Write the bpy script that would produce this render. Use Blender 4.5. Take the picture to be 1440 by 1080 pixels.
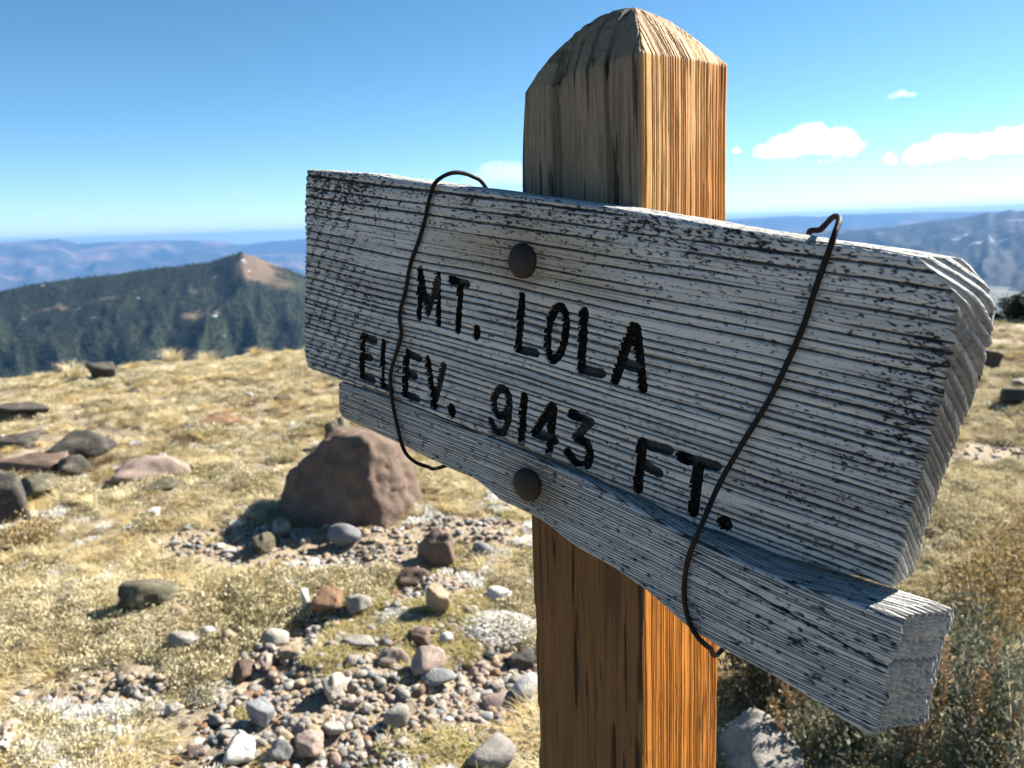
import bpy, bmesh, math, random
import numpy as np
from mathutils import Vector, Matrix

for o in list(bpy.data.objects): bpy.data.objects.remove(o)
SC = bpy.context.scene
COL = SC.collection
R = math.radians

# ------------------------------------------------------------------ camera
EYE = 1.55
FPX = 1130.0                      # focal length in pixels of a 1440 px wide frame
PITCH, ROLL = R(11.0), R(2.0)
cam_data = bpy.data.cameras.new('camera')
cam = bpy.data.objects.new('camera', cam_data); COL.objects.link(cam)
_fw = np.array([0, math.cos(PITCH), -math.sin(PITCH)]); _up = np.array([0, math.sin(PITCH), math.cos(PITCH)]); _rt = np.array([1., 0, 0])
RT = math.cos(ROLL)*_rt - math.sin(ROLL)*_up
UP = math.sin(ROLL)*_rt + math.cos(ROLL)*_up
FW = _fw
CAM = np.array([0, 0, EYE])
cam.matrix_world = Matrix(((RT[0], UP[0], -FW[0], 0), (RT[1], UP[1], -FW[1], 0), (RT[2], UP[2], -FW[2], EYE), (0, 0, 0, 1)))
cam_data.sensor_width = 36.0
cam_data.lens = FPX/1440*36.0
cam_data.clip_start = 0.05
cam_data.clip_end = 200000
cam_data.dof.use_dof = True
cam_data.dof.focus_distance = 0.74
cam_data.dof.aperture_fstop = 10.0
SC.camera = cam

# ------------------------------------------------------------------ sky, sun, exposure
SUN_AZ, SUN_EL = R(60.0), R(35.0)          # azimuth clockwise from +Y
world = bpy.data.worlds.new('World'); SC.world = world; world.use_nodes = True
wn = world.node_tree.nodes; wn.clear()
wo = wn.new('ShaderNodeOutputWorld'); wb = wn.new('ShaderNodeBackground'); ws = wn.new('ShaderNodeTexSky')
ws.sky_type = 'NISHITA'; ws.sun_disc = False
ws.sun_elevation = SUN_EL; ws.sun_rotation = SUN_AZ
ws.altitude = 2700; ws.air_density = 0.75; ws.dust_density = 0.7; ws.ozone_density = 1.6
wb.inputs['Strength'].default_value = 0.05
whs = wn.new('ShaderNodeHueSaturation'); whs.inputs['Hue'].default_value = .486; whs.inputs['Saturation'].default_value = 1.18   # clear high-altitude blue, the same all over the sky
world.node_tree.links.new(ws.outputs[0], whs.inputs['Color']); world.node_tree.links.new(whs.outputs[0], wb.inputs[0]); world.node_tree.links.new(wb.outputs[0], wo.inputs[0])

sun_data = bpy.data.lights.new('sun', 'SUN'); sun = bpy.data.objects.new('sun', sun_data); COL.objects.link(sun)
sun_data.energy = 5.0; sun_data.angle = R(0.53); sun_data.color = (1.0, 0.93, 0.82)
SUNV = Vector((math.sin(SUN_AZ)*math.cos(SUN_EL), math.cos(SUN_AZ)*math.cos(SUN_EL), math.sin(SUN_EL)))
sun.rotation_euler = SUNV.to_track_quat('Z', 'Y').to_euler()
sun.location = (6, 3, 8)

SC.view_settings.view_transform = 'Standard'; SC.view_settings.look = 'None'
SC.view_settings.exposure = 1.88; SC.view_settings.gamma = 1.0
SC.view_settings.use_curve_mapping = False
SC.render.engine = 'CYCLES'
SC.cycles.use_denoising = True
SC.cycles.max_bounces = 8; SC.cycles.diffuse_bounces = 3; SC.cycles.volume_bounces = 8
SC.cycles.transparent_max_bounces = 8

# ------------------------------------------------------------------ numeric helpers
def ray(x, y): return (x-720)/FPX*RT - (y-540)/FPX*UP + FW
def azel(x, y):
    d = ray(x, y); return math.atan2(d[0], d[1]), math.atan2(d[2], math.hypot(d[0], d[1]))
def sstep(a, b, x):
    t = np.clip((x-a)/(b-a), 0, 1); return t*t*(3-2*t)
def _h(i, j, k, s):
    n = (i*374761393 + j*668265263 + k*2147483647*3 + s*974634777) & 0xffffffff
    n = ((n ^ (n >> 13))*1274126177) & 0xffffffff
    n = ((n ^ (n >> 15))*2246822519) & 0xffffffff
    return ((n ^ (n >> 16)) & 0xffffff)/float(0xffffff)
def vn(x, y, s=0):
    x, y = np.broadcast_arrays(np.asarray(x, float), np.asarray(y, float))
    i = np.floor(x).astype(np.int64); j = np.floor(y).astype(np.int64)
    a = x-i; b = y-j; a = a*a*(3-2*a); b = b*b*(3-2*b)
    return ((_h(i, j, 0, s)*(1-a)+_h(i+1, j, 0, s)*a)*(1-b) + (_h(i, j+1, 0, s)*(1-a)+_h(i+1, j+1, 0, s)*a)*b)
def fbm(x, y, s=0, o=4):
    t = 0; A = .5; n = 0
    for k in range(o):
        t = t + A*vn(x*2**k+k*17.3, y*2**k-k*9.1, s+k); n += A; A *= .5
    return t/n
def vn3(x, y, z, s=0):
    i = np.floor(x).astype(np.int64); j = np.floor(y).astype(np.int64); k = np.floor(z).astype(np.int64)
    a = x-i; b = y-j; c = z-k; a = a*a*(3-2*a); b = b*b*(3-2*b); c = c*c*(3-2*c)
    def L(kk): return ((_h(i, j, kk, s)*(1-a)+_h(i+1, j, kk, s)*a)*(1-b) + (_h(i, j+1, kk, s)*(1-a)+_h(i+1, j+1, kk, s)*a)*b)
    return L(k)*(1-c)+L(k+1)*c

def mesh_np(name, V, F, smooth=True, attrs=None):
    V = np.ascontiguousarray(V, dtype=np.float32); F = np.ascontiguousarray(F, dtype=np.int32)
    m = bpy.data.meshes.new(name)
    m.vertices.add(len(V)); m.vertices.foreach_set('co', V.ravel())
    k = F.shape[1]
    m.loops.add(F.size); m.loops.foreach_set('vertex_index', F.ravel())
    m.polygons.add(len(F)); m.polygons.foreach_set('loop_start', np.arange(0, F.size, k, dtype=np.int32))
    try: m.polygons.foreach_set('loop_total', np.full(len(F), k, dtype=np.int32))
    except Exception: pass
    m.polygons.foreach_set('use_smooth', np.full(len(F), smooth, dtype=bool))
    for an, av in (attrs or {}).items():
        a = m.attributes.new(an, 'FLOAT', 'POINT'); a.data.foreach_set('value', np.ascontiguousarray(av, dtype=np.float32))
    m.update(calc_edges=True); m.validate()
    return m
def submesh(V, F, mask, attrs):
    f = F[mask]; u, inv = np.unique(f, return_inverse=True)
    return V[u], inv.reshape(f.shape), {k: a[u] for k, a in attrs.items()}
def link(name, mesh, mat=None, parent=None, inv=None):
    o = bpy.data.objects.new(name, mesh); COL.objects.link(o)
    if mat and not mesh.materials: mesh.materials.append(mat)
    if parent:
        o.parent = parent
        if inv is not None: o.matrix_parent_inverse = inv
    return o
def tag(o, label=None, cat=None, group=None, kind=None):
    if label: o['label'] = label
    if cat: o['category'] = cat
    if group: o['group'] = group
    if kind: o['kind'] = kind
    return o
def empty(name, loc):
    o = bpy.data.objects.new(name, None); COL.objects.link(o); o.location = loc; o.empty_display_size = .05; return o
def grid_faces(nr, nc, wrap_c=False):
    r = np.arange(nr-1)[:, None]; c = np.arange(nc if wrap_c else nc-1)[None, :]
    c2 = (c+1) % nc
    return np.stack([r*nc+c, r*nc+c2, (r+1)*nc+c2, (r+1)*nc+c], -1).reshape(-1, 4)

# ------------------------------------------------------------------ materials
class NT:
    def __init__(s, name):
        s.m = bpy.data.materials.new(name); s.m.use_nodes = True; s.t = s.m.node_tree; s.n = s.t.nodes
        s.b = s.n['Principled BSDF']; s.b.inputs['Roughness'].default_value = .85
        s.b.inputs['Specular IOR Level'].default_value = .25
    def new(s, t, **kw):
        n = s.n.new(t)
        for k, v in kw.items(): setattr(n, k, v)
        return n
    def l(s, a, b): s.t.links.new(a, b)
    def attr(s, name): return s.new('ShaderNodeAttribute', attribute_name=name).outputs['Fac']
    def coord(s, which='Object', scale=(1, 1, 1), rot=(0, 0, 0)):
        mp = s.new('ShaderNodeMapping'); mp.inputs['Scale'].default_value = scale; mp.inputs['Rotation'].default_value = rot
        if which == 'World': s.l(s.new('ShaderNodeNewGeometry').outputs['Position'], mp.inputs[0])
        else: s.l(s.new('ShaderNodeTexCoord').outputs[which], mp.inputs[0])
        return mp.outputs[0]
    def noise(s, vec, scale, detail=4, rough=.6):
        n = s.new('ShaderNodeTexNoise'); n.inputs['Scale'].default_value = scale; n.inputs['Detail'].default_value = detail; n.inputs['Roughness'].default_value = rough
        s.l(vec, n.inputs['Vector']); return n.outputs['Fac']
    def ramp(s, fac, stops):
        n = s.new('ShaderNodeValToRGB'); e = n.color_ramp.elements
        while len(e) < len(stops): e.new(.5)
        for el, (p, c) in zip(e, stops): el.position = p; el.color = (*c, 1) if len(c) == 3 else c
        s.l(fac, n.inputs[0]); return n.outputs[0]
    def mix(s, fac, a, b, mode='MIX'):
        n = s.new('ShaderNodeMix', data_type='RGBA', blend_type=mode)
        for v, i in ((fac, 0), (a, 6), (b, 7)):
            if hasattr(v, 'links'): s.l(v, n.inputs[i])
            elif i == 0: n.inputs[0].default_value = v
            else: n.inputs[i].default_value = (*v, 1)
        return n.outputs[2]
    def math(s, op, a, b=0.0):
        n = s.new('ShaderNodeMath', operation=op)
        for v, i in ((a, 0), (b, 1)):
            if hasattr(v, 'links'): s.l(v, n.inputs[i])
            else: n.inputs[i].default_value = v
        return n.outputs[0]
    def bump(s, h, strength=.3, dist=.01):
        n = s.new('ShaderNodeBump'); n.inputs['Strength'].default_value = strength; n.inputs['Distance'].default_value = dist
        s.l(h, n.inputs['Height']); s.l(n.outputs[0], s.b.inputs['Normal'])
    def col(s, c):
        if hasattr(c, 'links'): s.l(c, s.b.inputs['Base Color'])
        else: s.b.inputs['Base Color'].default_value = (*c, 1)

def mat_board(name, base_a, base_b, dark=(.018, .018, .02)):
    t = NT(name)
    v = t.coord('Object')
    n1 = t.noise(v, 14, 5); n2 = t.noise(v, 160, 4, .7)
    c = t.mix(n1, base_a, base_b)
    c = t.mix(t.ramp(n2, [(.35, (0, 0, 0)), (.75, (1, 1, 1))]), c, (.44, .445, .43))
    c = t.mix(t.math('MULTIPLY', t.attr('tone'), .62), c, (.15, .152, .15))
    c = t.mix(t.attr('tan'), c, (.27, .225, .15))
    c = t.mix(t.attr('rust'), c, (.11, .05, .02))
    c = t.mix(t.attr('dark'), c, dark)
    t.col(c); t.b.inputs['Roughness'].default_value = .8
    t.bump(t.noise(v, 900, 3, .7), .35, .0006)
    return t.m
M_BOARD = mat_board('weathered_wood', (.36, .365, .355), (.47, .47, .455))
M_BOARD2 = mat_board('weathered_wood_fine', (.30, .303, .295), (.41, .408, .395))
def mat_letter():
    t = NT('letter_paint'); v = t.coord('Object')
    c = t.mix(t.math('MULTIPLY', t.attr('paint'), t.math('MINIMUM', t.math('ADD', t.noise(t.coord('Object', (1, 1, 6)), 70, 3), .66), 1.0)), (.22, .22, .22), (.005, .005, .005))
    c = t.mix(t.math('MULTIPLY', t.ramp(t.noise(v, 260, 4, .7), [(.55, (0, 0, 0)), (.75, (1, 1, 1))]), .35), c, (.2, .2, .2))
    t.col(c); t.b.inputs['Roughness'].default_value = .9; t.b.inputs['Specular IOR Level'].default_value = .1; return t.m
M_LETTER = mat_letter()
def mat_post():
    t = NT('post_wood')
    v = t.coord('Object', (1, 1, .05))
    stripe = t.attr('ring')
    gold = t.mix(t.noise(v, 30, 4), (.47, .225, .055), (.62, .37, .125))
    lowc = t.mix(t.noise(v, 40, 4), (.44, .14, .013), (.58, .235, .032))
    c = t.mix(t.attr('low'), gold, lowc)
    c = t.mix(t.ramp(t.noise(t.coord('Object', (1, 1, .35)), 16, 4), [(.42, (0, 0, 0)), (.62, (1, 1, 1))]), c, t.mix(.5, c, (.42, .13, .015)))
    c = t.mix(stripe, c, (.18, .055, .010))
    grey = t.mix(t.noise(t.coord('Object', (1, 1, .12)), 45, 5, .7), (.075, .060, .042), (.29, .232, .158))  # weathered grey wood, darkened in colour to deepen the left face's shade
    grey = t.mix(t.attr('low'), grey, t.mix(t.noise(t.coord('Object', (1, 1, .05)), 95, 5, .75), (.012, .007, .004), (.17, .098, .042)))  # lower left face: brown with shade put into the colour too
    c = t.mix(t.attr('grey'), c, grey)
    fib = t.noise(t.coord('Object', (1, 1, .035)), 420, 4, .75)
    c = t.mix(t.math('MULTIPLY', t.ramp(fib, [(.46, (0, 0, 0)), (.66, (1, 1, 1))]), t.math('ADD', .38, t.math('MULTIPLY', t.attr('grey'), .4))), c, t.mix(.75, c, (.03, .018, .008)))
    chk = t.ramp(t.noise(t.coord('Object', (1, 1, .055)), 130, 3, .55), [(.66, (0, 0, 0)), (.70, (1, 1, 1))])
    c = t.mix(t.math('MULTIPLY', chk, .8), c, (.03, .018, .010))
    c = t.mix(t.attr('dark'), c, (.02, .014, .009))
    t.col(c); t.b.inputs['Roughness'].default_value = .7
    t.bump(t.math('SUBTRACT', fib, chk), .55, .0016)
    return t.m
M_POST = mat_post()
def mat_rust():
    t = NT('rusty_iron'); v = t.coord('Object')
    t.col(t.mix(t.noise(v, 120, 5, .7), (.006, .0045, .004), (.020, .012, .009)))
    t.b.inputs['Specular IOR Level'].default_value = .3; t.b.inputs['Roughness'].default_value = .62
    t.bump(t.noise(v, 420, 4, .7), .6, .0012); return t.m
M_RUST = mat_rust()
def mat_wire():
    t = NT('iron_wire'); v = t.coord('Object')
    t.col(t.mix(t.noise(v, 220, 4, .7), (.004, .0035, .0035), (.016, .012, .010)))
    t.b.inputs['Specular IOR Level'].default_value = .12; t.b.inputs['Roughness'].default_value = .6
    t.bump(t.noise(v, 800, 4, .7), .5, .0006); return t.m
M_WIRE = mat_wire()
def mat_rock(name, a, b, c=None, sc=9):
    t = NT(name); v = t.coord('World')
    k = t.mix(t.ramp(t.noise(v, sc, 6, .65), [(.3, (0, 0, 0)), (.7, (1, 1, 1))]), a, b)
    if c: k = t.mix(t.ramp(t.noise(v, sc*2.3, 5, .7), [(.52, (0, 0, 0)), (.66, (1, 1, 1))]), k, c)
    k = t.mix(t.math('MULTIPLY', t.ramp(t.noise(v, sc*14, 3, .7), [(.4, (0, 0, 0)), (.65, (1, 1, 1))]), .3), k, (a[0]*.45, a[1]*.45, a[2]*.45))
    t.col(k); t.bump(t.noise(v, sc*7, 6, .7), .55, .015); return t.m
ROCKM = {
 'grey': mat_rock('grey_stone', (.17, .157, .14), (.30, .28, .252), (.34, .315, .28), 14),
 'pale': mat_rock('pale_stone', (.29, .268, .235), (.43, .40, .36), (.22, .19, .155), 14),
 'white': mat_rock('white_stone', (.42, .405, .38), (.58, .565, .54), (.34, .30, .25), 14),
 'pink': mat_rock('pink_stone', (.25, .185, .155), (.37, .285, .245), (.30, .265, .23), 14),
 'tan': mat_rock('tan_stone', (.28, .21, .14), (.40, .315, .215), (.23, .19, .14), 14),
 'rust': mat_rock('rusty_stone', (.17, .095, .055), (.27, .17, .105), None, 12),
 'blue': mat_rock('bluish_stone', (.145, .152, .158), (.25, .262, .27), (.20, .195, .18), 14),
 'dark': mat_rock('dark_stone', (.035, .032, .029), (.085, .076, .067), (.14, .125, .095), 9),
 'olive': mat_rock('lichened_stone', (.055, .05, .035), (.115, .105, .07), (.19, .18, .12), 9),
 'maroon': mat_rock('maroon_stone', (.08, .056, .043), (.20, .138, .11), (.13, .11, .085), 7),
}
def mat_leaf(name, a, b, sc=3.0, trans=.22):
    t = NT(name); v = t.coord('World')
    c = t.mix(t.ramp(t.noise(v, sc, 4, .65), [(.3, (0, 0, 0)), (.7, (1, 1, 1))]), a, b)
    c = t.mix(t.math('MULTIPLY', t.noise(v, 120, 2), .5), c, (a[0]*.5, a[1]*.5, a[2]*.4))
    t.col(c); t.b.inputs['Roughness'].default_value = .75
    tr = t.new('ShaderNodeBsdfTranslucent'); t.l(c, tr.inputs[0])
    mx = t.new('ShaderNodeMixShader'); mx.inputs[0].default_value = trans
    t.l(t.b.outputs[0], mx.inputs[1]); t.l(tr.outputs[0], mx.inputs[2])
    t.l(mx.outputs[0], t.n['Material Output'].inputs[0]); return t.m
M_STRAW = [mat_leaf('straw_pale', (.60, .505, .31), (.70, .62, .43)), mat_leaf('straw_gold', (.50, .37, .16), (.62, .50, .27)), mat_leaf('straw_olive', (.40, .32, .16), (.54, .44, .25))]
M_STRAW.append(mat_leaf('straw_brown', (.16, .11, .06), (.28, .20, .11)))
M_SAGE = [mat_leaf('sage_leaf', (.35, .305, .175), (.49, .43, .27)), mat_leaf('sage_pale', (.53, .47, .31), (.66, .60, .44))]
M_BUSH = [mat_leaf('sagebrush_leaf', (.09, .10, .065), (.23, .24, .17)), mat_leaf('golden_leaf', (.27, .19, .075), (.42, .32, .16))]
M_BUSH.append(mat_leaf('shaded_sagebrush_leaf', (.045, .045, .026), (.13, .125, .08)))  # sagebrush leaf copy with the scrub's deep shade put into its colour
M_STALK = mat_leaf('dry_stalk', (.29, .18, .09), (.46, .32, .18))
M_WHITE = mat_leaf('white_petal', (.76, .76, .75), (.86, .86, .86), 3.0, .5)
M_DRYTWIG = mat_leaf('bleached_twig', (.45, .40, .32), (.58, .52, .42))
M_PINE = mat_leaf('dark_pine', (.010, .014, .010), (.024, .030, .018))

# ------------------------------------------------------------------ terrain
def edge_r(az):
    # the summit flat ends here; beyond it the slope falls away
    return 9.8 + 2.9*sstep(.0, .6, az) + .8*(fbm(az*5+3, 0*az, 41)-.5) + .9*np.exp(-((az+.25)/.15)**2)
def ground_z(x, y):
    x = np.asarray(x, float); y = np.asarray(y, float)
    r = np.hypot(x, y); az = np.arctan2(x, y)
    e = edge_r(np.where(np.abs(az) > 1.4, 1.4*np.sign(az), az))
    z = .16*(fbm(x*.35+5, y*.35+9, 11)-.5) + .13*(fbm(x*1.9, y*1.9, 12)-.5) + .085*(fbm(x*5.5, y*5.5, 13)-.5)
    z = z*sstep(.3, 2.0, r)
    d = np.maximum(r-e, 0)
    drop = np.where(d < 6, d*d*.055, .055*36 + (d-6)*.52)
    far = 480 + 60*(fbm(x*.0004, y*.0004, 14)-.5) + 900*sstep(3000, 40000, r)
    drop = far*(1-np.exp(-drop/far)) 
    return z - drop + sstep(30, 400, r)*26*(fbm(x*.004, y*.004, 15)-.5) + sstep(1800, 7000, r)*300*(fbm(x*.0004+3, y*.0004, 16)-.55)
nA, nR = 620, 250
az = np.concatenate([np.linspace(-math.pi, -.85, 60, endpoint=False), np.linspace(-.85, .85, nA-120, endpoint=False), np.linspace(.85, math.pi, 60, endpoint=False)])
rr = np.concatenate([np.linspace(0, 1.2, 14, endpoint=False), np.geomspace(1.2, 24, 180, endpoint=False), np.geomspace(24, 33000, nR-194)])
AZ, RR = np.meshgrid(az, rr)
GX = RR*np.sin(AZ); GY = RR*np.cos(AZ); GZ = ground_z(GX, GY)
GV = np.stack([GX, GY, GZ], -1).reshape(-1, 3)
def mat_ground():
    t = NT('summit_soil'); v = t.coord('World')
    big = t.noise(v, .9, 5, .6); mid = t.noise(v, 6, 5, .65); fine = t.noise(v, 60, 4, .7)
    c = t.mix(t.ramp(big, [(.35, (0, 0, 0)), (.6, (1, 1, 1))]), (.24, .185, .12), (.34, .275, .18))
    c = t.mix(t.ramp(mid, [(.45, (0, 0, 0)), (.65, (1, 1, 1))]), c, (.15, .115, .075))
    c = t.mix(t.math('MULTIPLY', t.ramp(fine, [(.4, (0, 0, 0)), (.7, (1, 1, 1))]), .6), c, (.40, .36, .29))
    # beyond the summit: wooded valley floor with pale clearings
    vf = t.noise(v, .0011, 6, .65)
    wood = t.mix(t.noise(v, .02, 4), (.022, .029, .02), (.045, .052, .034))
    wood = t.mix(t.ramp(vf, [(.54, (0, 0, 0)), (.62, (1, 1, 1))]), wood, (.10, .09, .07))
    ln = t.new('ShaderNodeVectorMath', operation='LENGTH'); t.l(t.new('ShaderNodeNewGeometry').outputs['Position'], ln.inputs[0])
    mr = t.new('ShaderNodeMapRange'); mr.inputs[1].default_value = 60; mr.inputs[2].default_value = 220; t.l(ln.outputs['Value'], mr.inputs[0])
    t.col(t.mix(mr.outputs[0], c, wood))
    t.bump(t.noise(v, 45, 6, .7), .7, .03); return t.m
M_GROUND = mat_ground()
ground = tag(link('ground', mesh_np('ground', GV, grid_faces(len(rr), len(az), True)[:, ::-1]), M_GROUND), 'dry stony summit ground sloping away to the valley', kind='structure')

def gp(px, py):
    d = ray(px, py); t = EYE/max(1e-3, -d[2])
    for _ in range(9):
        p = CAM + d*t; t += (p[2]-float(ground_z(p[0], p[1])))/max(.05, -d[2])*.8
        t = min(max(t, .5), 40)
    return CAM + d*t

def ridge(name, pts, D, base, wf, wb, amp, freq, mat, seed, bare=None, nA=420, nT=90, front_pow=1.0):
    a = np.array([azel(*p) for p in pts]); o = np.argsort(a[:, 0]); a = a[o]
    azs = np.linspace(a[0, 0], a[-1, 0], nA); el = np.interp(azs, a[:, 0], a[:, 1])
    zr = D*np.tan(el) + EYE
    t = np.linspace(0, 1, nT); tr = .68
    T, A = np.meshgrid(t, azs, indexing='ij')
    Z = np.broadcast_to(zr, T.shape)
    rad = np.where(T < tr, D-wf*(1-T/tr), D+wb*(T-tr)/(1-tr))
    prof = np.where(T < tr, (T/tr)**front_pow, 1-np.clip((T-tr)/(1-tr), 0, 1)**1.3)
    X = rad*np.sin(A); Y = rad*np.cos(A)
    n = fbm(X*freq, Y*freq, seed, 6)-.5
    g = np.abs(fbm(A*D*freq*2.2, rad*freq*.6, seed+9, 4)-.5)*2
    k = prof*(1-prof)*4
    ZZ = base + (Z-base)*prof + n*amp*(.10+.9*k) - g*amp*.9*k
    m = mesh_np(name, np.stack([X, Y, ZZ], -1).reshape(-1, 3), grid_faces(nT, nA), True,
                {'prof': prof.ravel(), 'bare': (bare(A, T, X, Y) if bare else 0*T).ravel()})
    ob = tag(link(name, m, mat), kind='structure')
    return ob, (azs, zr, X, Y, ZZ, prof)
def mat_mount(name, wood_a, wood_b, rock, snow, sc, snow_amt=.0, rock_lo=.5, bare_col=(.24, .17, .11)):
    t = NT(name); v = t.coord('World')
    c = t.mix(t.noise(v, sc*6, 5, .7), wood_a, wood_b)
    c = t.mix(t.ramp(t.noise(v, sc, 6, .7), [(rock_lo, (0, 0, 0)), (rock_lo+.1, (1, 1, 1))]), c, rock)
    c = t.mix(t.attr('bare'), c, bare_col)
    if snow_amt:
        sn = t.math('MULTIPLY', t.ramp(t.noise(v, sc*2.6, 6, .75), [(.62-snow_amt, (0, 0, 0)), (.66-snow_amt, (1, 1, 1))]), t.ramp(t.attr('prof'), [(.45, (0, 0, 0)), (.75, (1, 1, 1))]))
        c = t.mix(sn, c, snow)
    t.col(c); t.b.inputs['Specular IOR Level'].default_value = .05; return t.m
PEAK_AZ = azel(345, 360)[0]; RIB_AZ = azel(424, 400)[0]
def hill_bare(A, T, X, Y):
    n = fbm(X*.012, Y*.012, 77, 4)
    w = np.clip((A-PEAK_AZ)/.075, -1, 2)
    m = sstep(-.22, .02, w+(n-.5)*.5)*sstep(1.0, .6, w+(n-.5)*.6)*sstep(.57+.07*np.clip(w, 0, 1), .63+.07*np.clip(w, 0, 1), T+(n-.5)*.22)
    rib = .6*sstep(.0035, .001, np.abs(A-RIB_AZ-.03*(T-.6)+.004*(n-.5)))*sstep(.35, .45, T)
    spot = sstep(.70, .78, fbm(X*.004+3, Y*.008, 78, 4))*sstep(-.2, -.6, w)
    return np.clip(m + spot*.7, 0, 1)
M_HILL = mat_mount('wooded_hill', (.012, .018, .012), (.028, .036, .02), (.07, .062, .048), (.45, .5, .58), (.006), -.02, .60, (.125, .092, .066))
hill, H = ridge('hill', [(-700, 480), (-300, 450), (-120, 425), (0, 409), (60, 397), (130, 389), (200, 379), (265, 373), (300, 369), (322, 361), (340, 356), (360, 362), (385, 373), (410, 381), (432, 391), (480, 415), (560, 450), (700, 480), (900, 500)],
      2600, -520, 1500, 900, 90, .0035, M_HILL, 31, hill_bare, 520, 120, .85)
hill['label'] = 'dark wooded hill with a bare brown peak'
M_FAR = mat_mount('distant_range', (.035, .038, .04), (.06, .058, .056), (.20, .14, .12), (.9, .9, .92), .0005, .0, .50)
far, _ = ridge('far_mountains', [(-1500, 372), (-600, 352), (0, 342), (40, 339), (80, 336), (110, 343), (160, 340), (230, 338), (300, 338), (340, 344), (380, 339), (430, 335), (500, 332), (600, 330), (720, 322), (860, 316), (1000, 309), (1060, 306), (1110, 303), (1150, 305), (1190, 301), (1240, 300), (1290, 298), (1340, 298), (1400, 297), (1440, 296), (1700, 286), (2600, 262)],
      26000, -1250, 9500, 4500, 380, .00042, M_FAR, 51, None, 620, 60)
far['label'] = 'far blue mountain range along the horizon'
M_RIDGE = mat_mount('rocky_ridge', (.009, .012, .013), (.017, .021, .021), (.026, .026, .027), (.34, .37, .42), .0012, .02, .50)
rdg, _ = ridge('ridge', [(560, 396), (700, 384), (820, 366), (900, 352), (1000, 337), (1060, 328), (1150, 325), (1220, 322), (1270, 317), (1310, 311), (1350, 307), (1380, 301), (1390, 297), (1398, 301), (1412, 296), (1422, 294), (1432, 297), (1445, 293), (1520, 284), (1700, 282), (1900, 300), (2300, 340)],
      11000, -560, 6500, 3000, 330, .0009, M_RIDGE, 61, None, 460, 110, .9)
rdg['label'] = 'steep blue ridge with snow gullies beyond the valley'

# ------------------------------------------------------------------ scatter by geometry nodes
def protos(name, objs):
    c = bpy.data.collections.new(name)
    for o in objs: c.objects.link(o)
    return c
def proto(name, V, F, mat, smooth=False):
    m = mesh_np(name, V, F, smooth); m.materials.append(mat); return bpy.data.objects.new(name, m)
def scatter(name, P, rot, scl, idx, coll, label, cat):
    m = bpy.data.meshes.new(name); m.vertices.add(len(P)); m.vertices.foreach_set('co', np.ascontiguousarray(P, np.float32).ravel())
    a = m.attributes.new('srot', 'FLOAT_VECTOR', 'POINT'); a.data.foreach_set('vector', np.ascontiguousarray(rot, np.float32).ravel())
    a = m.attributes.new('sscl', 'FLOAT_VECTOR', 'POINT'); a.data.foreach_set('vector', np.ascontiguousarray(scl, np.float32).ravel())
    a = m.attributes.new('sidx', 'INT', 'POINT'); a.data.foreach_set('value', np.ascontiguousarray(idx, np.int32))
    o = link(name, m); tag(o, label, cat, kind='stuff')
    g = bpy.data.node_groups.new(name, 'GeometryNodeTree')
    g.interface.new_socket('Geometry', in_out='INPUT', socket_type='NodeSocketGeometry'); g.interface.new_socket('Geometry', in_out='OUTPUT', socket_type='NodeSocketGeometry')
    gi = g.nodes.new('NodeGroupInput'); go = g.nodes.new('NodeGroupOutput')
    ci = g.nodes.new('GeometryNodeCollectionInfo'); ci.inputs['Collection'].default_value = coll; ci.inputs['Separate Children'].default_value = True; ci.inputs['Reset Children'].default_value = True
    ip = g.nodes.new('GeometryNodeInstanceOnPoints'); ip.inputs['Pick Instance'].default_value = True
    def na(n, t):
        x = g.nodes.new('GeometryNodeInputNamedAttribute'); x.data_type = t; x.inputs['Name'].default_value = n
        return next(s for s in x.outputs if s.enabled and s.name == 'Attribute')
    L = g.links.new
    L(gi.outputs[0], ip.inputs['Points']); L(ci.outputs[0], ip.inputs['Instance'])
    L(na('sidx', 'INT'), ip.inputs['Instance Index']); L(na('srot', 'FLOAT_VECTOR'), ip.inputs['Rotation']); L(na('sscl', 'FLOAT_VECTOR'), ip.inputs['Scale'])
    L(ip.outputs[0], go.inputs[0])
    md = o.modifiers.new('scatter', 'NODES'); md.node_group = g
    return o

rng = np.random.default_rng(7)
# far forest on the hill
def conifer(seed):
    r = np.random.default_rng(seed); V = []; F = []
    for k in range(4):
        z0 = .12+k*.2; rad = .24*(1-k*.22)*r.uniform(.85, 1.15); z1 = z0+.36
        b = len(V); n = 7
        for i in range(n):
            a = i/n*6.283+k; q = rad*r.uniform(.75, 1.15); V.append((q*math.cos(a), q*math.sin(a), z0+r.uniform(-.03, .03)))
        V.append((0, 0, min(z1, 1.0)))
        for i in range(n): F.append((b+i, b+(i+1) % n, b+n))
    b = len(V)
    for i in range(3): V += [(.03*math.cos(i*2.1), .03*math.sin(i*2.1), 0)]
    V.append((0, 0, .5))
    for i in range(3): F.append((b+i, b+(i+1) % 3, b+3))
    return np.array(V), np.array(F)
M_CON = [mat_leaf('far_conifer_a', (.007, .013, .010), (.018, .027, .016), .01, .05), mat_leaf('far_conifer_b', (.010, .016, .011), (.024, .032, .018), .01, .05)]
con = protos('conifer_kinds', [proto('conifer_kind', *conifer(s), M_CON[s % 2]) for s in range(4)])
azs, zr, HX, HY, HZ, HP = H
bare_attr = np.zeros(HX.size, np.float32); hill.data.attributes['bare'].data.foreach_get('value', bare_attr); bare_attr = bare_attr.reshape(HX.shape)
N = 80000
ti = rng.uniform(12, HX.shape[0]*.70, N); ai = rng.uniform(0, HX.shape[1]-2, N)
i0 = ti.astype(int); j0 = ai.astype(int); fi = ti-i0; fj = ai-j0
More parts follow.
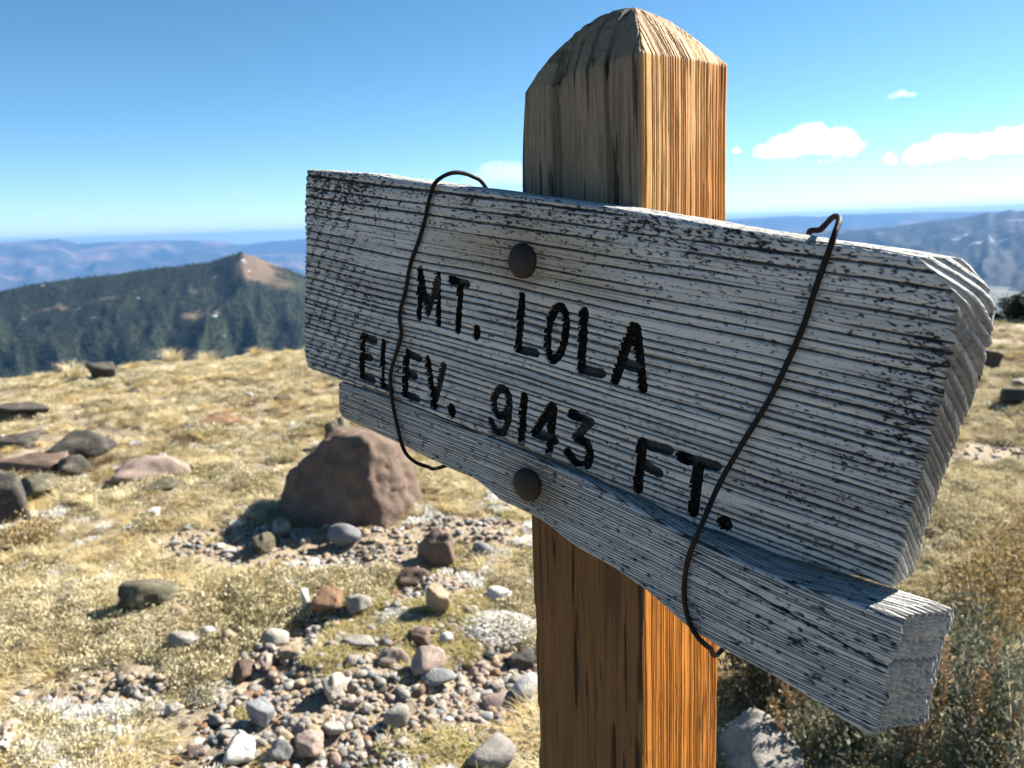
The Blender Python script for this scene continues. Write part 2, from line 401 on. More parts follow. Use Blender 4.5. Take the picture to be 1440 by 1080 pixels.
def bil(Gd): return (Gd[i0, j0]*(1-fi)*(1-fj)+Gd[i0+1, j0]*fi*(1-fj)+Gd[i0, j0+1]*(1-fi)*fj+Gd[i0+1, j0+1]*fi*fj)
P = np.stack([bil(HX), bil(HY), bil(HZ)-.5], -1)
keep = (bil(bare_attr) < .35) & (fbm(P[:, 0]*.006, P[:, 1]*.006, 91) + .28*rng.random(N) > .50)
P = P[keep]; n = len(P); h = rng.uniform(4.5, 9.5, n)
scatter('forest', P, np.stack([0*h, 0*h, rng.uniform(0, 6.28, n)], -1), np.stack([h, h, h], -1), rng.integers(0, 4, n), con, 'dark conifer forest covering the hill', 'forest')

# ------------------------------------------------------------------ gravel and plants on the ground
GC = gp(545, 905); 
GMC = [gp(*q)[:2] for q in ((560, 930), (420, 775), (600, 760), (130, 985), (430, 1050), (1400, 640))]
GMS = [(.62, .62, 1.2, 1.), (.75, .30, 1, 1.), (.55, .35, 1, 1.), (.28, .16, 1, .7), (.40, .25, 1, .8), (.8, .3, 1, .6)]
def gravel_mask(x, y):
    # stony wash left of the post
    m = np.maximum.reduce([k*np.exp(-(((x-c[0])/a)**2+((y-c[1])/b)**2)**e) for c, (a, b, e, k) in zip(GMC, GMS)])
    return m + .55*(fbm(x*3.1, y*3.1, 21)-.5)
def sector(N, r0, r1, a0=-.72, a1=.72, bias=1.35):
    a = rng.uniform(a0, a1, N); r = r0*(r1/r0)**(rng.random(N)**(1/bias))
    return r*np.sin(a), r*np.cos(a), r
# tufts of dry grass
def tuft(seed, n, h, spread, wid, lean):
    r = np.random.default_rng(seed); V = []; F = []
    for i in range(n):
        a = r.uniform(0, 6.283); q = spread*math.sqrt(r.random()); x, y = q*math.cos(a), q*math.sin(a)
        a2 = a + r.normal(0, .7); L = h*r.uniform(.45, 1.15); ln = lean*r.uniform(.3, 1.4)
        dx, dy = math.cos(a2), math.sin(a2); px_, py_ = -dy*wid, dx*wid
        b = len(V)
        V += [(x-px_, y-py_, -.008), (x+px_, y+py_, -.008)]
        mx, my, mz = x+dx*L*ln*.35, y+dy*L*ln*.35, L*.6
        V += [(mx+px_*.8, my+py_*.8, mz), (mx-px_*.8, my-py_*.8, mz)]
        ex, ey, ez = x+dx*L*ln, y+dy*L*ln, L*(1-.35*ln)
        V += [(ex+px_*.2, ey+py_*.2, ez), (ex-px_*.2, ey-py_*.2, ez)]
        F += [(b, b+1, b+2, b+3), (b+3, b+2, b+4, b+5)]
    return np.array(V), np.array(F)
straws = protos('grass_kinds', [proto('grass_kind', *tuft(s, 46, .055, .035, .0012, 1.1), M_STRAW[s % 4]) for s in range(8)])
N = 46000
x, y, r = sector(N, 1.5, 14.5)
dens = fbm(x*1.1+7, y*1.1, 22)*.75 + fbm(x*5, y*5, 23)*.35 - .9*np.clip(gravel_mask(x, y)-.15, 0, 1)
keep = dens > .50
x, y, r = x[keep], y[keep], r[keep]; n = len(x)
s = rng.uniform(.55, 1.25, n)*(.75+.6*fbm(x*2.2, y*2.2, 24))
tone = fbm(x*.9+40, y*.9, 25) + rng.normal(0, .09, n)
idx = np.where(tone < .52, 0, np.where(tone < .59, 1, np.where(tone < .65, 2, 3))) + 4*rng.integers(0, 2, n)
scatter('dry_grass', np.stack([x, y, ground_z(x, y)], -1), np.stack([rng.normal(0, .15, n), rng.normal(0, .15, n), rng.uniform(0, 6.28, n)], -1), np.stack([s, s, s*rng.uniform(.35, .8, n)], -1), idx, straws, 'short dry straw coloured grass over the summit', 'grass')
tus = protos('clump_kinds', [proto('clump_kind', *tuft(s+90, 150, .10, .06, .0014, 1.1), M_STRAW[s % 3]) for s in range(6)])
x, y, r = sector(9000, 1.6, 14.5)
dens = fbm(x*1.7+31, y*1.7, 28)*.6 + fbm(x*6, y*6, 29)*.5 - .9*np.clip(gravel_mask(x, y)-.1, 0, 1)
keep = dens > .57; x, y = x[keep], y[keep]; n = len(x); s = rng.uniform(.5, 1.15, n)
scatter('grass_clumps', np.stack([x, y, ground_z(x, y)], -1), np.stack([rng.normal(0, .15, n), rng.normal(0, .15, n), rng.uniform(0, 6.28, n)], -1), np.stack([s, s, s*rng.uniform(.35, .7, n)], -1), np.where(rng.random(n) < .6, 0, 1)+3*rng.integers(0, 2, n), tus, 'pale clumps of longer dry grass over the summit', 'grass')
# low mats of grey green leaves
def mat_plant(seed, n, rad, ht, leaf):
    r = np.random.default_rng(seed); V = []; F = []
    for i in range(n):
        a = r.uniform(0, 6.283); q = rad*math.sqrt(r.random()); x, y = q*math.cos(a), q*math.sin(a)
        z = ht*(1-(q/rad)**2)*r.uniform(.35, 1.1)
        d = Vector((r.normal(), r.normal(), r.uniform(.2, 1.6))).normalized(); sd = d.orthogonal().normalized(); sd = Matrix.Rotation(r.uniform(0, 6.28), 3, d) @ sd
        L = leaf*r.uniform(.7, 1.4); w = L*.22; p = Vector((x, y, z)); b = len(V)
        V += [p, p+d*L*.5+sd*w, p+d*L, p+d*L*.5-sd*w]; F.append((b, b+1, b+2, b+3))
    return np.array([tuple(v) for v in V]), np.array(F)
mats = protos('mat_kinds', [proto('mat_kind', *mat_plant(s+30, 230, .085, .05, .016), M_SAGE[s % 2]) for s in range(4)])
N = 26000
x, y, r = sector(N, 1.5, 14, bias=1.25)
dens = fbm(x*1.0-3, y*1.0+11, 26)*.8 + fbm(x*4, y*4, 27)*.3 - .8*np.clip(gravel_mask(x, y)-.1, 0, 1)
keep = dens > .535
x, y, r = x[keep], y[keep], r[keep]; n = len(x); s = rng.uniform(.5, 1.0, n)*(.6+1.3*np.clip(fbm(x*2.5, y*2.5, 30)-.2, 0, 1))
scatter('ground_cover', np.stack([x, y, ground_z(x, y)], -1), np.stack([rng.normal(0, .12, n), rng.normal(0, .12, n), rng.uniform(0, 6.28, n)], -1), np.stack([s, s, s*rng.uniform(.6, 1.3, n)], -1), rng.integers(0, 4, n), mats, 'low mats of grey green leaves between the grass', 'ground cover')

moss = protos('moss_kinds', [proto('moss_kind', *tuft(s+140, 90, .022, .045, .0012, 1.2), mat_leaf('moss_gold', (.40, .34, .14), (.54, .47, .24))) for s in range(3)])
x, y, r = sector(9000, 1.6, 6)
keep = (fbm(x*3.3+60, y*3.3, 33) + .2*(fbm(x*11, y*11, 34)-.5) > .58) & (gravel_mask(x, y) > .15); x, y = x[keep], y[keep]; n = len(x); s = rng.uniform(.6, 1.3, n)
scatter('moss', np.stack([x, y, ground_z(x, y)+.004], -1), np.stack([0*s, 0*s, rng.uniform(0, 6.28, n)], -1), np.stack([s, s, s], -1), rng.integers(0, 3, n), moss, 'golden green moss patches in the gravel', 'moss')
lich = protos('lichen_kinds', [proto('lichen_kind', *mat_plant(s+160, 60, .03, .012, .010), M_WHITE) for s in range(3)])
x, y, r = sector(14000, 1.6, 7, -.72, .3)
keep = (fbm(x*2.1+80, y*2.1, 35) + .55*(fbm(x*9, y*9, 36)-.5) > .66) & (gravel_mask(x, y) < .5); x, y = x[keep], y[keep]; n = len(x); s = rng.uniform(.5, 1.3, n)
scatter('pale_lichen', np.stack([x, y, ground_z(x, y)+.012], -1), np.stack([0*s, 0*s, rng.uniform(0, 6.28, n)], -1), np.stack([s, s, s*1.5], -1), rng.integers(0, 3, n), lich, 'flecks of white lichen in the low turf', 'lichen')
# stones
ICO = {}
def ico(sub):
    if sub not in ICO:
        bm = bmesh.new(); bmesh.ops.create_icosphere(bm, subdivisions=sub, radius=1)
        ICO[sub] = (np.array([v.co[:] for v in bm.verts]), np.array([[v.index for v in f.verts] for f in bm.faces])); bm.free()
    return ICO[sub]
def rock_shape(seed, sub, angular, planes=None, rough=.05):
    D, F = ico(sub); r = np.random.default_rng(seed)
    if planes is None:
        k = 16 if angular > .5 else 22
        nn = r.normal(size=(k, 3)); nn /= np.linalg.norm(nn, axis=1)[:, None]; dd = r.uniform(.62, 1.0, k)
    else:
        nn = np.array([p[:3] for p in planes], float); nn /= np.linalg.norm(nn, axis=1)[:, None]; dd = np.array([p[3] for p in planes])
    dot = D @ nn.T; q = np.where(dot > .05, dd/np.maximum(dot, .05), 9)
    p = 9 if angular < .5 else (38 if planes is None else 60)
    rad = (np.sum(q**-p, axis=1))**(-1/p)
    nz = vn3(D[:, 0]*2.3+seed, D[:, 1]*2.3, D[:, 2]*2.3, seed)*.55 + vn3(D[:, 0]*6, D[:, 1]*6+seed, D[:, 2]*6, seed+1)*.3 + vn3(D[:, 0]*15, D[:, 1]*15, D[:, 2]*15+seed, seed+2)*.22
    rad = rad*(1+(nz-.5)*rough*4)
    V = D*rad[:, None]; V = V/np.abs(V).max(axis=0)
    return V, F
pebs = protos('gravel_kinds', [proto('gravel_kind', *rock_shape(s+200, 2, .2 if s % 2 else .8), ROCKM[['grey', 'pale', 'tan', 'pink', 'blue', 'white', 'rust', 'grey'][s]], True) for s in range(8)])
N = 42000
x, y, r = sector(N, 1.5, 9, bias=1.0)
gm = gravel_mask(x, y); keep = (gm > .36) | (rng.random(N) < .24)
x, y, r = x[keep], y[keep], r[keep]; n = len(x); s = .005+.017*rng.random(n)**2.0
wts = np.array([.26, .14, .20, .14, .06, .02, .08, .10]); 
scatter('gravel', np.stack([x, y, ground_z(x, y)+s*.2], -1), np.stack([rng.normal(0, .3, n), rng.normal(0, .3, n), rng.uniform(0, 6.28, n)], -1), np.stack([s*rng.uniform(.8, 1.4, n), s, s*rng.uniform(.55, .85, n)], -1), rng.choice(8, n, p=wts/wts.sum()), pebs, 'fine mixed gravel between the stones', 'gravel')

ANG = [rock_shape(s+300, 4, .9, None, .075) for s in range(9)]
RND = [rock_shape(s+400, 3, .1, None, .02) for s in range(8)]
mesh_cache = {}
def rock_mesh(kind, k, colr):
    key = (kind, k, colr)
    if key not in mesh_cache:
        V, F = (ANG if kind == 'a' else RND)[k]
        m = mesh_np('stone', V, F, True); m.materials.append(ROCKM[colr]); mesh_cache[key] = m
    return mesh_cache[key]
def place_rock(name, label, cat, group, px, py, wpx, hpx, colr, kind, k, rz=0., dep=.85, sink=.42, tilt=(0, 0), mesh=None):
    p = gp(px, py); dist = float((p-CAM) @ FW)
    w = wpx*dist/FPX/2; h = hpx*dist/FPX/2/.93
    o = bpy.data.objects.new(name, mesh or rock_mesh(kind, k, colr)); COL.objects.link(o)
    yy = p[1]+w*dep*.55; xx = p[0]+w*dep*.55*p[0]/max(p[1], .1)
    zc = float(ground_z(xx, yy))
    o.location = (xx, yy, zc+h*(1-2*sink*.5)); o.scale = (w, w*dep, h); o.rotation_euler = (tilt[0], tilt[1], rz)
    tag(o, label, cat, group); return o
STONES = [
 # name, label, px, base py, w, h, colour, kind, variant, rz, depth
 ('boulder', 'olive lichened boulder just behind the maroon boulder', 474, 636, 84, 66, 'olive', 'a', 1, .6, .9),
 ('boulder', 'dark boulder with a rounded top above the flat slab at the left', 122, 652, 96, 56, 'dark', 'a', 2, .2, .9),
 ('slab', 'long flat brown slab lying at the left edge below the dark boulder', 48, 672, 125, 40, 'maroon', 'a', 3, .1, .6),
 ('boulder', 'brown boulder with deep shade at the left frame edge', 12, 738, 92, 92, 'dark', 'a', 4, .9, .9),
 ('slab', 'pale pink sloping slab in the grass at the left', 212, 682, 118, 46, 'pink', 'a', 5, .35, .7),
 ('rock', 'low dark rock near the ground edge at far left', 32, 588, 80, 34, 'dark', 'a', 6, .4, .8),
 ('rock', 'low brown rock in the grass left of the sign', 316, 602, 76, 24, 'rust', 'a', 7, .1, .7),
 ('rock', 'small black rock on the skyline beside a pale tussock', 148, 533, 52, 24, 'dark', 'a', 8, .1, .8),
 ('rock', 'dark rock with flat pale top among mats at lower left', 212, 862, 84, 50, 'olive', 'a', 0, .5, .9),
 ('stone', 'round pale grey stone in front of the maroon boulder', 487, 772, 50, 40, 'blue', 'r', 0, 0, .9),
 ('stone', 'tan stone with a dark side left of the round grey stone', 368, 785, 56, 40, 'olive', 'a', 1, .3, .9),
 ('stone', 'grey pointed stone in the shade of the maroon boulder', 398, 758, 32, 30, 'grey', 'a', 2, .8, .9),
 ('stone', 'small pale triangular stone left of the boulder shadow', 365, 735, 28, 24, 'tan', 'a', 3, .8, .9),
 ('stone', 'squat reddish brown stone below the sign, left of a bluish stone', 622, 800, 66, 72, 'maroon', 'a', 4, .4, .8),
 ('stone', 'bluish grey stone beside the squat reddish one', 679, 790, 38, 32, 'blue', 'r', 1, 0, .9),
 ('stone', 'brown flat stone below the squat reddish one', 583, 822, 58, 30, 'maroon', 'a', 5, .1, .9),
 ('slab', 'long tan stone standing narrow among the gravel', 616, 868, 34, 74, 'tan', 'a', 6, .2, 1.6),
 ('slab', 'rusty tan slab above the gravel patch', 468, 868, 64, 62, 'rust', 'a', 7, .3, .9),
 ('stone', 'thin white sliver of stone left of the rusty slab', 433, 872, 15, 52, 'white', 'a', 8, .1, 1.2),
 ('stone', 'grey angular stone right of the rusty slab', 506, 868, 44, 36, 'grey', 'a', 0, .9, .9),
 ('stone', 'white lumpy stone above the white flowering cushion', 702, 850, 40, 26, 'white', 'r', 2, 0, .9),
 ('stone', 'pale pointed stone with black shade on its left', 467, 992, 60, 52, 'pale', 'a', 1, .2, .9),
 ('stone', 'salmon pink stone in the middle of the gravel', 606, 952, 62, 46, 'pink', 'a', 2, .5, .9),
 ('stone', 'flat bluish stone just below the salmon pink one', 616, 970, 54, 30, 'blue', 'r', 3, .1, .7),
 ('stone', 'round speckled grey stone below the flat bluish one', 562, 1026, 50, 44, 'grey', 'r', 4, .1, .9),
 ('stone', 'white egg shaped stone beside the post', 739, 987, 40, 42, 'white', 'r', 5, .4, .9),
 ('stone', 'flat pink stone left of the white egg shaped one', 706, 1000, 62, 30, 'pink', 'r', 6, .1, .8),
 ('stone', 'black and grey stone at the left side of the post', 736, 944, 46, 34, 'dark', 'a', 3, .2, .9),
 ('stone', 'brown stone in the gravel above the salmon pink one', 594, 914, 44, 28, 'maroon', 'a', 4, .2, .9),
 ('stone', 'pinkish flat stone left of the salmon pink one', 553, 938, 50, 34, 'pink', 'a', 5, .1, .8),
 ('stone', 'grey stone at upper left of the gravel patch', 506, 916, 52, 34, 'grey', 'a', 6, .1, .8),
 ('stone', 'white stone right of the brown gravel stone', 629, 906, 24, 24, 'white', 'r', 7, .1, .9),
 ('rock', 'white and cream rock at the bottom edge of the gravel', 344, 1082, 66, 66, 'white', 'a', 7, .6, .9),
 ('stone', 'greenish grey wedge stone above the white and cream rock', 372, 1024, 44, 38, 'blue', 'a', 8, .4, .9),
 ('stone', 'grey square stone under the leafy mat at left', 262, 920, 46, 34, 'grey', 'a', 0, .1, .9),
 ('stone', 'small white round stone right of the grey square one', 295, 904, 25, 24, 'white', 'r', 0, .3, .9),
 ('stone', 'tan oval stone right of the small white round one', 324, 911, 36, 26, 'tan', 'r', 1, .1, .9),
 ('stone', 'lilac white stone with black shade on its left, below the leafy mat', 388, 908, 42, 28, 'pale', 'r', 2, .2, .9),
 ('stone', 'pinkish tent shaped stone below the lilac white one', 374, 948, 38, 34, 'pink', 'a', 1, .3, .9),
 ('stone', 'brown grey stone below the tan oval one', 346, 958, 40, 36, 'maroon', 'a', 2, .9, .9),
 ('stone', 'brown stone right of the lilac white one', 410, 928, 40, 28, 'tan', 'a', 3, .4, .9),
 ('slab', 'pinkish flat slab at the bottom of the gravel', 440, 1072, 60, 34, 'pink', 'a', 4, .1, .9),
 ('stone', 'grey stone at the bottom right of the white and cream rock', 396, 1074, 36, 36, 'blue', 'a', 5, .3, .9),
 ('stone', 'pale pink stone right of the small round ones near the bottom', 470, 1038, 34, 34, 'pale', 'a', 6, .2, .9),
 ('stone', 'small round brown stone near the bottom of the gravel', 441, 1042, 24, 26, 'tan', 'r', 3, .2, .9),
 ('rock', 'rounded grey rock cut by the bottom edge beside the post', 700, 1092, 90, 40, 'grey', 'r', 4, .2, .9),
 ('rock', 'large pale rock with a shaded side right of the post', 1072, 1110, 150, 110, 'grey', 'a', 7, .5, 1.0),
 ('rock', 'dark round rock seen past the right end of the board', 1391, 517, 40, 32, 'dark', 'a', 8, .5, .9),
 ('rock', 'flat dark rock at the right frame edge', 1434, 572, 66, 26, 'dark', 'a', 0, .2, .8),
 ('rock', 'grey slab low in the grass at the far right', 1432, 548, 50, 16, 'grey', 'a', 1, .2, .8),
]
STONES += [
 ('rock', 'small dark rock wedged beside the flat slab at the left', 104, 672, 50, 34, 'dark', 'a', 5, .7, .9),
 ('rock', 'broken brown rock above the left edge boulder', 58, 706, 72, 40, 'olive', 'a', 2, 1.2, .8),
 ('rock', 'low dark ledge above the flat slab at the left edge', 18, 634, 84, 26, 'dark', 'a', 3, .2, .7),
 ('rock', 'grey brown stone below the pale pink slab', 236, 694, 66, 22, 'olive', 'a', 7, .3, .8),
 ('stone', 'white stone in the mats below the pale pink slab', 218, 730, 26, 16, 'white', 'a', 4, .3, .9),
 ('stone', 'small white stone far back in the grass left of the sign', 352, 560, 14, 11, 'white', 'r', 4, .3, .9),
 ('rock', 'dark low rock in the grass left of the board end', 398, 566, 26, 14, 'dark', 'a', 6, .3, .9),
 ('rock', 'black shaded rock at the left edge of the lower meadow', 26, 924, 34, 24, 'dark', 'a', 1, .3, .9),
]
rock_spots = []
for (nm, lb, px, py, w, h, c, kd, k, rz, dp) in STONES:
    o = place_rock(nm, lb, nm if nm != 'slab' else 'rock', None, px, py, w, h, c, kd, k, rz, dp)
    rock_spots.append((o.location.x, o.location.y, max(o.scale.x, o.scale.y)))
# the big maroon boulder: steep dark left face, sunlit right face, sloping top
bV, bF = rock_shape(77, 5, .9, [(.93, -.42, .20, .62), (-.40, -.92, .30, .62), (.10, .15, 1, .66), (-.62, -.05, .75, .70), (1, .5, .15, .74), (-.6, .9, .2, .8), (.1, 1, .2, .8), (0, 0, -1, .7), (.55, -.1, .8, .74), (-1, .1, .25, .90), (.1, -1, .1, .80)], .09)
bm_ = mesh_np('boulder', bV, bF); bm_.materials.append(ROCKM['maroon'])
o = place_rock('boulder', 'large maroon boulder with pink sunlit face behind the sign', 'boulder', None, 510, 740, 246, 138, 'maroon', 'a', 0, .0, .8, .34, (0, 0), bm_)
rock_spots.append((o.location.x, o.location.y, .4))

# pebbles one can tell apart in the wash
PEB = ['grey', 'pale', 'pink', 'tan', 'blue', 'white', 'maroon']
cnt = 0; tries = 0; placed = []; peb_list = []
rp = random.Random(5)
while cnt < 285 and tries < 12000:
    tries += 1
    stray = cnt >= 215
    px, py = (rp.uniform(-10, 765), rp.uniform(575, 1090)) if stray else (rp.uniform(40, 765), rp.uniform(715, 1090))
    p = gp(px, py)
    if not stray and float(gravel_mask(p[0], p[1])) < .45: continue
    sz = (.010+.022*rp.random()**1.8)*(1.45 if stray else 1)
    if any((p[0]-a)**2+(p[1]-b)**2 < (c*.8+sz*.9)**2 for a, b, c in rock_spots) or any((p[0]-a)**2+(p[1]-b)**2 < ((c+sz)*.85)**2 for a, b, c in placed): continue
    placed.append((p[0], p[1], sz)); cnt += 1
    c = rp.choices(PEB, [30, 26, 16, 14, 10, 8, 8])[0]; kd = 'a' if rp.random() < .45 else 'r'
    ob = bpy.data.objects.new('pebble', rock_mesh(kd, rp.randrange(8), c)); COL.objects.link(ob)
    hz = sz*rp.uniform(.5, .85)
    ob.location = (p[0], p[1], float(ground_z(p[0], p[1]))+hz*.55); ob.scale = (sz*rp.uniform(.9, 1.35), sz*rp.uniform(.75, 1), hz); ob.rotation_euler = (rp.gauss(0, .2), rp.gauss(0, .2), rp.uniform(0, 6.28))
    peb_list.append((ob, c, kd, (p[0], p[1])))

# each pebble is named by its look and by the larger stone it lies next to
REFS = {'pale pink slab': (212, 672), 'low brown rock in the grass': (316, 596), 'brown boulder at the left edge': (12, 728), 'small golden shrub': (40, 760), 'dark rounded boulder': (122, 645), 'maroon boulder': (512, 735), 'round pale grey stone': (487, 765), 'squat reddish stone': (622, 785), 'bluish grey stone': (679, 782), 'long tan stone': (616, 850), 'rusty tan slab': (468, 855),
        'white lumpy stone': (702, 845), 'white egg shaped stone': (739, 975), 'flat pink stone': (706, 992), 'salmon pink stone': (606, 940), 'flat bluish stone': (616, 964), 'round speckled grey stone': (562, 1015), 'pale pointed stone': (467, 980),
        'white and cream rock': (344, 1065), 'greenish grey wedge stone': (372, 1015), 'grey square stone': (262, 912), 'tan oval stone': (324, 905), 'lilac white stone': (388, 902), 'pinkish tent shaped stone': (374, 940), 'pinkish flat slab': (440, 1062),
        'black and grey stone': (736, 935), 'dark flat topped rock': (212, 850), 'rounded grey rock at the bottom edge': (700, 1085)}
REFP = {k: gp(*v) for k, v in REFS.items()}
def pix(p):
    d = np.array([p[0], p[1], float(ground_z(p[0], p[1]))])-CAM; return 720+FPX*(d @ RT)/(d @ FW), 540-FPX*(d @ UP)/(d @ FW)
buckets = {}
for ob, c, kd, xy in peb_list:
    ref = min(REFP, key=lambda k: (REFP[k][0]-xy[0])**2+(REFP[k][1]-xy[1])**2); a_ = pix(xy); b_ = REFS[ref]; dx, dy = a_[0]-b_[0], a_[1]-b_[1]
    dr = ('right of' if dx > 0 else 'left of') if abs(dx) > 1.2*abs(dy) else ('below' if dy > 0 else 'above')
    buckets.setdefault((c, kd, dr, ref), []).append((math.hypot(dx, dy), ob))
CW = {'grey': 'grey', 'pale': 'pale', 'pink': 'pinkish', 'tan': 'tan', 'blue': 'bluish', 'white': 'white', 'maroon': 'brown'}
for (c, kd, dr, ref), lst in buckets.items():
    lst.sort(key=lambda e: e[0])
    for i, (_, ob) in enumerate(lst):
        rk = '' if len(lst) == 1 else ', ' + ['nearest', 'second nearest', 'third nearest', 'fourth nearest', 'fifth nearest', 'sixth nearest', 'farthest'][min(i, 6)]
        tag(ob, 'small %s %s pebble %s the %s%s' % (CW[c], 'angular' if kd == 'a' else 'rounded', dr, ref, rk), 'pebble', 'pebbles left of the post')
# tussocks on the skyline
big_tufts = [mesh_np('tussock', *tuft(s+60, 260, .22, .06, .0022, .7), False) for s in range(3)]
for i, m in enumerate(big_tufts): m.materials.append(M_STRAW[0 if i != 1 else 1])
for i, (px, py, wpx, lb) in enumerate([(105, 524, 46, 'pale spiky grass tussock beside the small black skyline rock'), (186, 519, 26, 'small grass tussock right of the black skyline rock'), (245, 512, 40, 'broad grass tussock on the skyline below the wooded slope'),
     (292, 507, 34, 'grass tussock on the skyline below the hill peak'), (362, 497, 26, 'tiny upright grass tussock on the skyline near the sign'), (60, 530, 26, 'low grass tussock on the skyline at the far left')]):
    ta = azel(px, py)[0]; tr_ = float(edge_r(np.array(ta)))+.75; p = np.array([tr_*math.sin(ta), tr_*math.cos(ta), 0]); d = float((p-CAM) @ FW); sc_ = wpx*d/FPX/.27
    ob = bpy.data.objects.new('grass_tussock', big_tufts[i % 3]); COL.objects.link(ob)
    ob.location = (p[0], p[1], float(ground_z(p[0], p[1]))-.02); ob.scale = (sc_, sc_, sc_*.8); ob.rotation_euler = (0, 0, i*1.3)
    tag(ob, lb, 'grass tussock', 'grass tussocks on the skyline')

# shrubs
def shrub(name, label, px, py, wpx, hpx, seed, n, mat, stem_mat, leaf=.022, cat='shrub', on_edge=False):
    r = np.random.default_rng(seed); p = gp(px, py)
    if on_edge: ta = azel(px, py)[0]; q_ = float(edge_r(np.array(ta)))+1.2; p = np.array([q_*math.sin(ta), q_*math.cos(ta), 0])
    d = float((p-CAM) @ FW); W = wpx*d/FPX/2; Hh = hpx*d/FPX
    root = empty(name, (p[0], p[1], float(ground_z(p[0], p[1]))-.01)); tag(root, label, cat)
    SV, SF, LV, LF = [], [], [], []
    nb = 26
    for i in range(nb):
        a = r.uniform(0, 6.283); q = math.sqrt(r.random()); tip = Vector((W*q*math.cos(a), W*q*math.sin(a), Hh*(1-.55*q*q)*r.uniform(.7, 1.05)))
        st = Vector((tip.x*.15, tip.y*.15, 0)); sd = Vector((-math.sin(a), math.cos(a), 0))*.0035
        mid = (st+tip)/2 + Vector((0, 0, -.12*Hh*q)) + Vector((tip.x, tip.y, 0))*.12
        b = len(SV)
        for pt, k in ((st, 1.4), (mid, 1.0), (tip, .35)):
            for e in range(3):
                an = e*2.094; SV.append(pt + Vector((math.cos(an), math.sin(an), 0))*.003*k)
        for s_ in range(2):
            for e in range(3): SF.append((b+s_*3+e, b+s_*3+(e+1) % 3, b+s_*3+3+(e+1) % 3, b+s_*3+3+e))
        for k in range(n//nb):
            t = r.uniform(.3, 1.05); c = st.lerp(mid, t*2) if t < .5 else mid.lerp(tip, t*2-1)
            c = c + Vector(r.normal(0, .028, 3))
            dr = (Vector(r.normal(size=3)) + Vector((0, 0, .7)) + (tip-st).normalized()*.6).normalized(); s2 = Matrix.Rotation(r.uniform(0, 6.28), 3, dr) @ dr.orthogonal().normalized()
            L = leaf*r.uniform(.6, 1.4); w = L*.2; b2 = len(LV)
            LV += [c, c+dr*L*.55+s2*w, c+dr*L, c+dr*L*.55-s2*w]; LF.append((b2, b2+1, b2+2, b2+3))
    link('stems', mesh_np('stems', np.array([tuple(v) for v in SV]), np.array(SF)), stem_mat, root)
    link('foliage', mesh_np('foliage', np.array([tuple(v) for v in LV]), np.array(LF), False), mat, root)
    return root
shrub('sagebrush', 'grey green sagebrush below the right end of the sign', 1320, 1010, 240, 200, 1, 3600, M_BUSH[0], M_DRYTWIG)
shrub('sagebrush', 'sagebrush cut by the bottom right frame corner', 1440, 1085, 240, 190, 2, 3000, M_BUSH[0], M_DRYTWIG)
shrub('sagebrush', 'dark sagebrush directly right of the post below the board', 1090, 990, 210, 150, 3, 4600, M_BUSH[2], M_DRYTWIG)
shrub('sagebrush', 'low sagebrush under the lower board tip', 1190, 1075, 170, 110, 4, 2400, M_BUSH[0], M_DRYTWIG)
shrub('golden_shrub', 'golden leaved shrub right of the lower board end', 1390, 875, 190, 130, 5, 2600, M_BUSH[1], M_DRYTWIG)
shrub('golden_shrub', 'rusty gold shrub at the right frame edge beside bleached twigs', 1425, 800, 130, 90, 6, 1800, M_BUSH[1], M_DRYTWIG)
shrub('golden_shrub', 'small golden tuft low at the left frame edge', 40, 765, 90, 40, 7, 1400, M_BUSH[1], M_DRYTWIG)
shrub('dwarf_pine', 'dark dwarf pine at the ground edge beyond the right end of the sign', 1432, 447, 80, 50, 8, 4200, M_PINE, M_DRYTWIG, .05, 'shrub', True)
# white flowering cushions
def cushion(name, label, px, py, wpx, hpx, seed, n=900):
    p = gp(px, py); d = float((p-CAM) @ FW); W = wpx*d/FPX/2; Hh = hpx*d/FPX*.9
    V, F = mat_plant(seed, int(n*1.8), 1.0, 1.0, .11)
    V = V*np.array([W, W*.75, Hh]); m = mesh_np('cushion', V, F, False)
    o = link(name, m, M_WHITE); o.location = (p[0], p[1], float(ground_z(p[0], p[1]))); o['label'] = label; o['category'] = 'cushion plant'; return o
cushion('cushion_plant', 'white flowering cushion plant beside the post', 696, 884, 124, 20, 81)
cushion('cushion_plant', 'small white cushion plant left of the long tan stone', 560, 872, 74, 18, 82, 500)
cushion('cushion_plant', 'flat white cushion plant in the grass at lower left', 300, 975, 80, 16, 83, 400)
cushion('cushion_plant', 'white lichen cushion at the bottom left edge', 30, 1010, 90, 24, 84, 500)
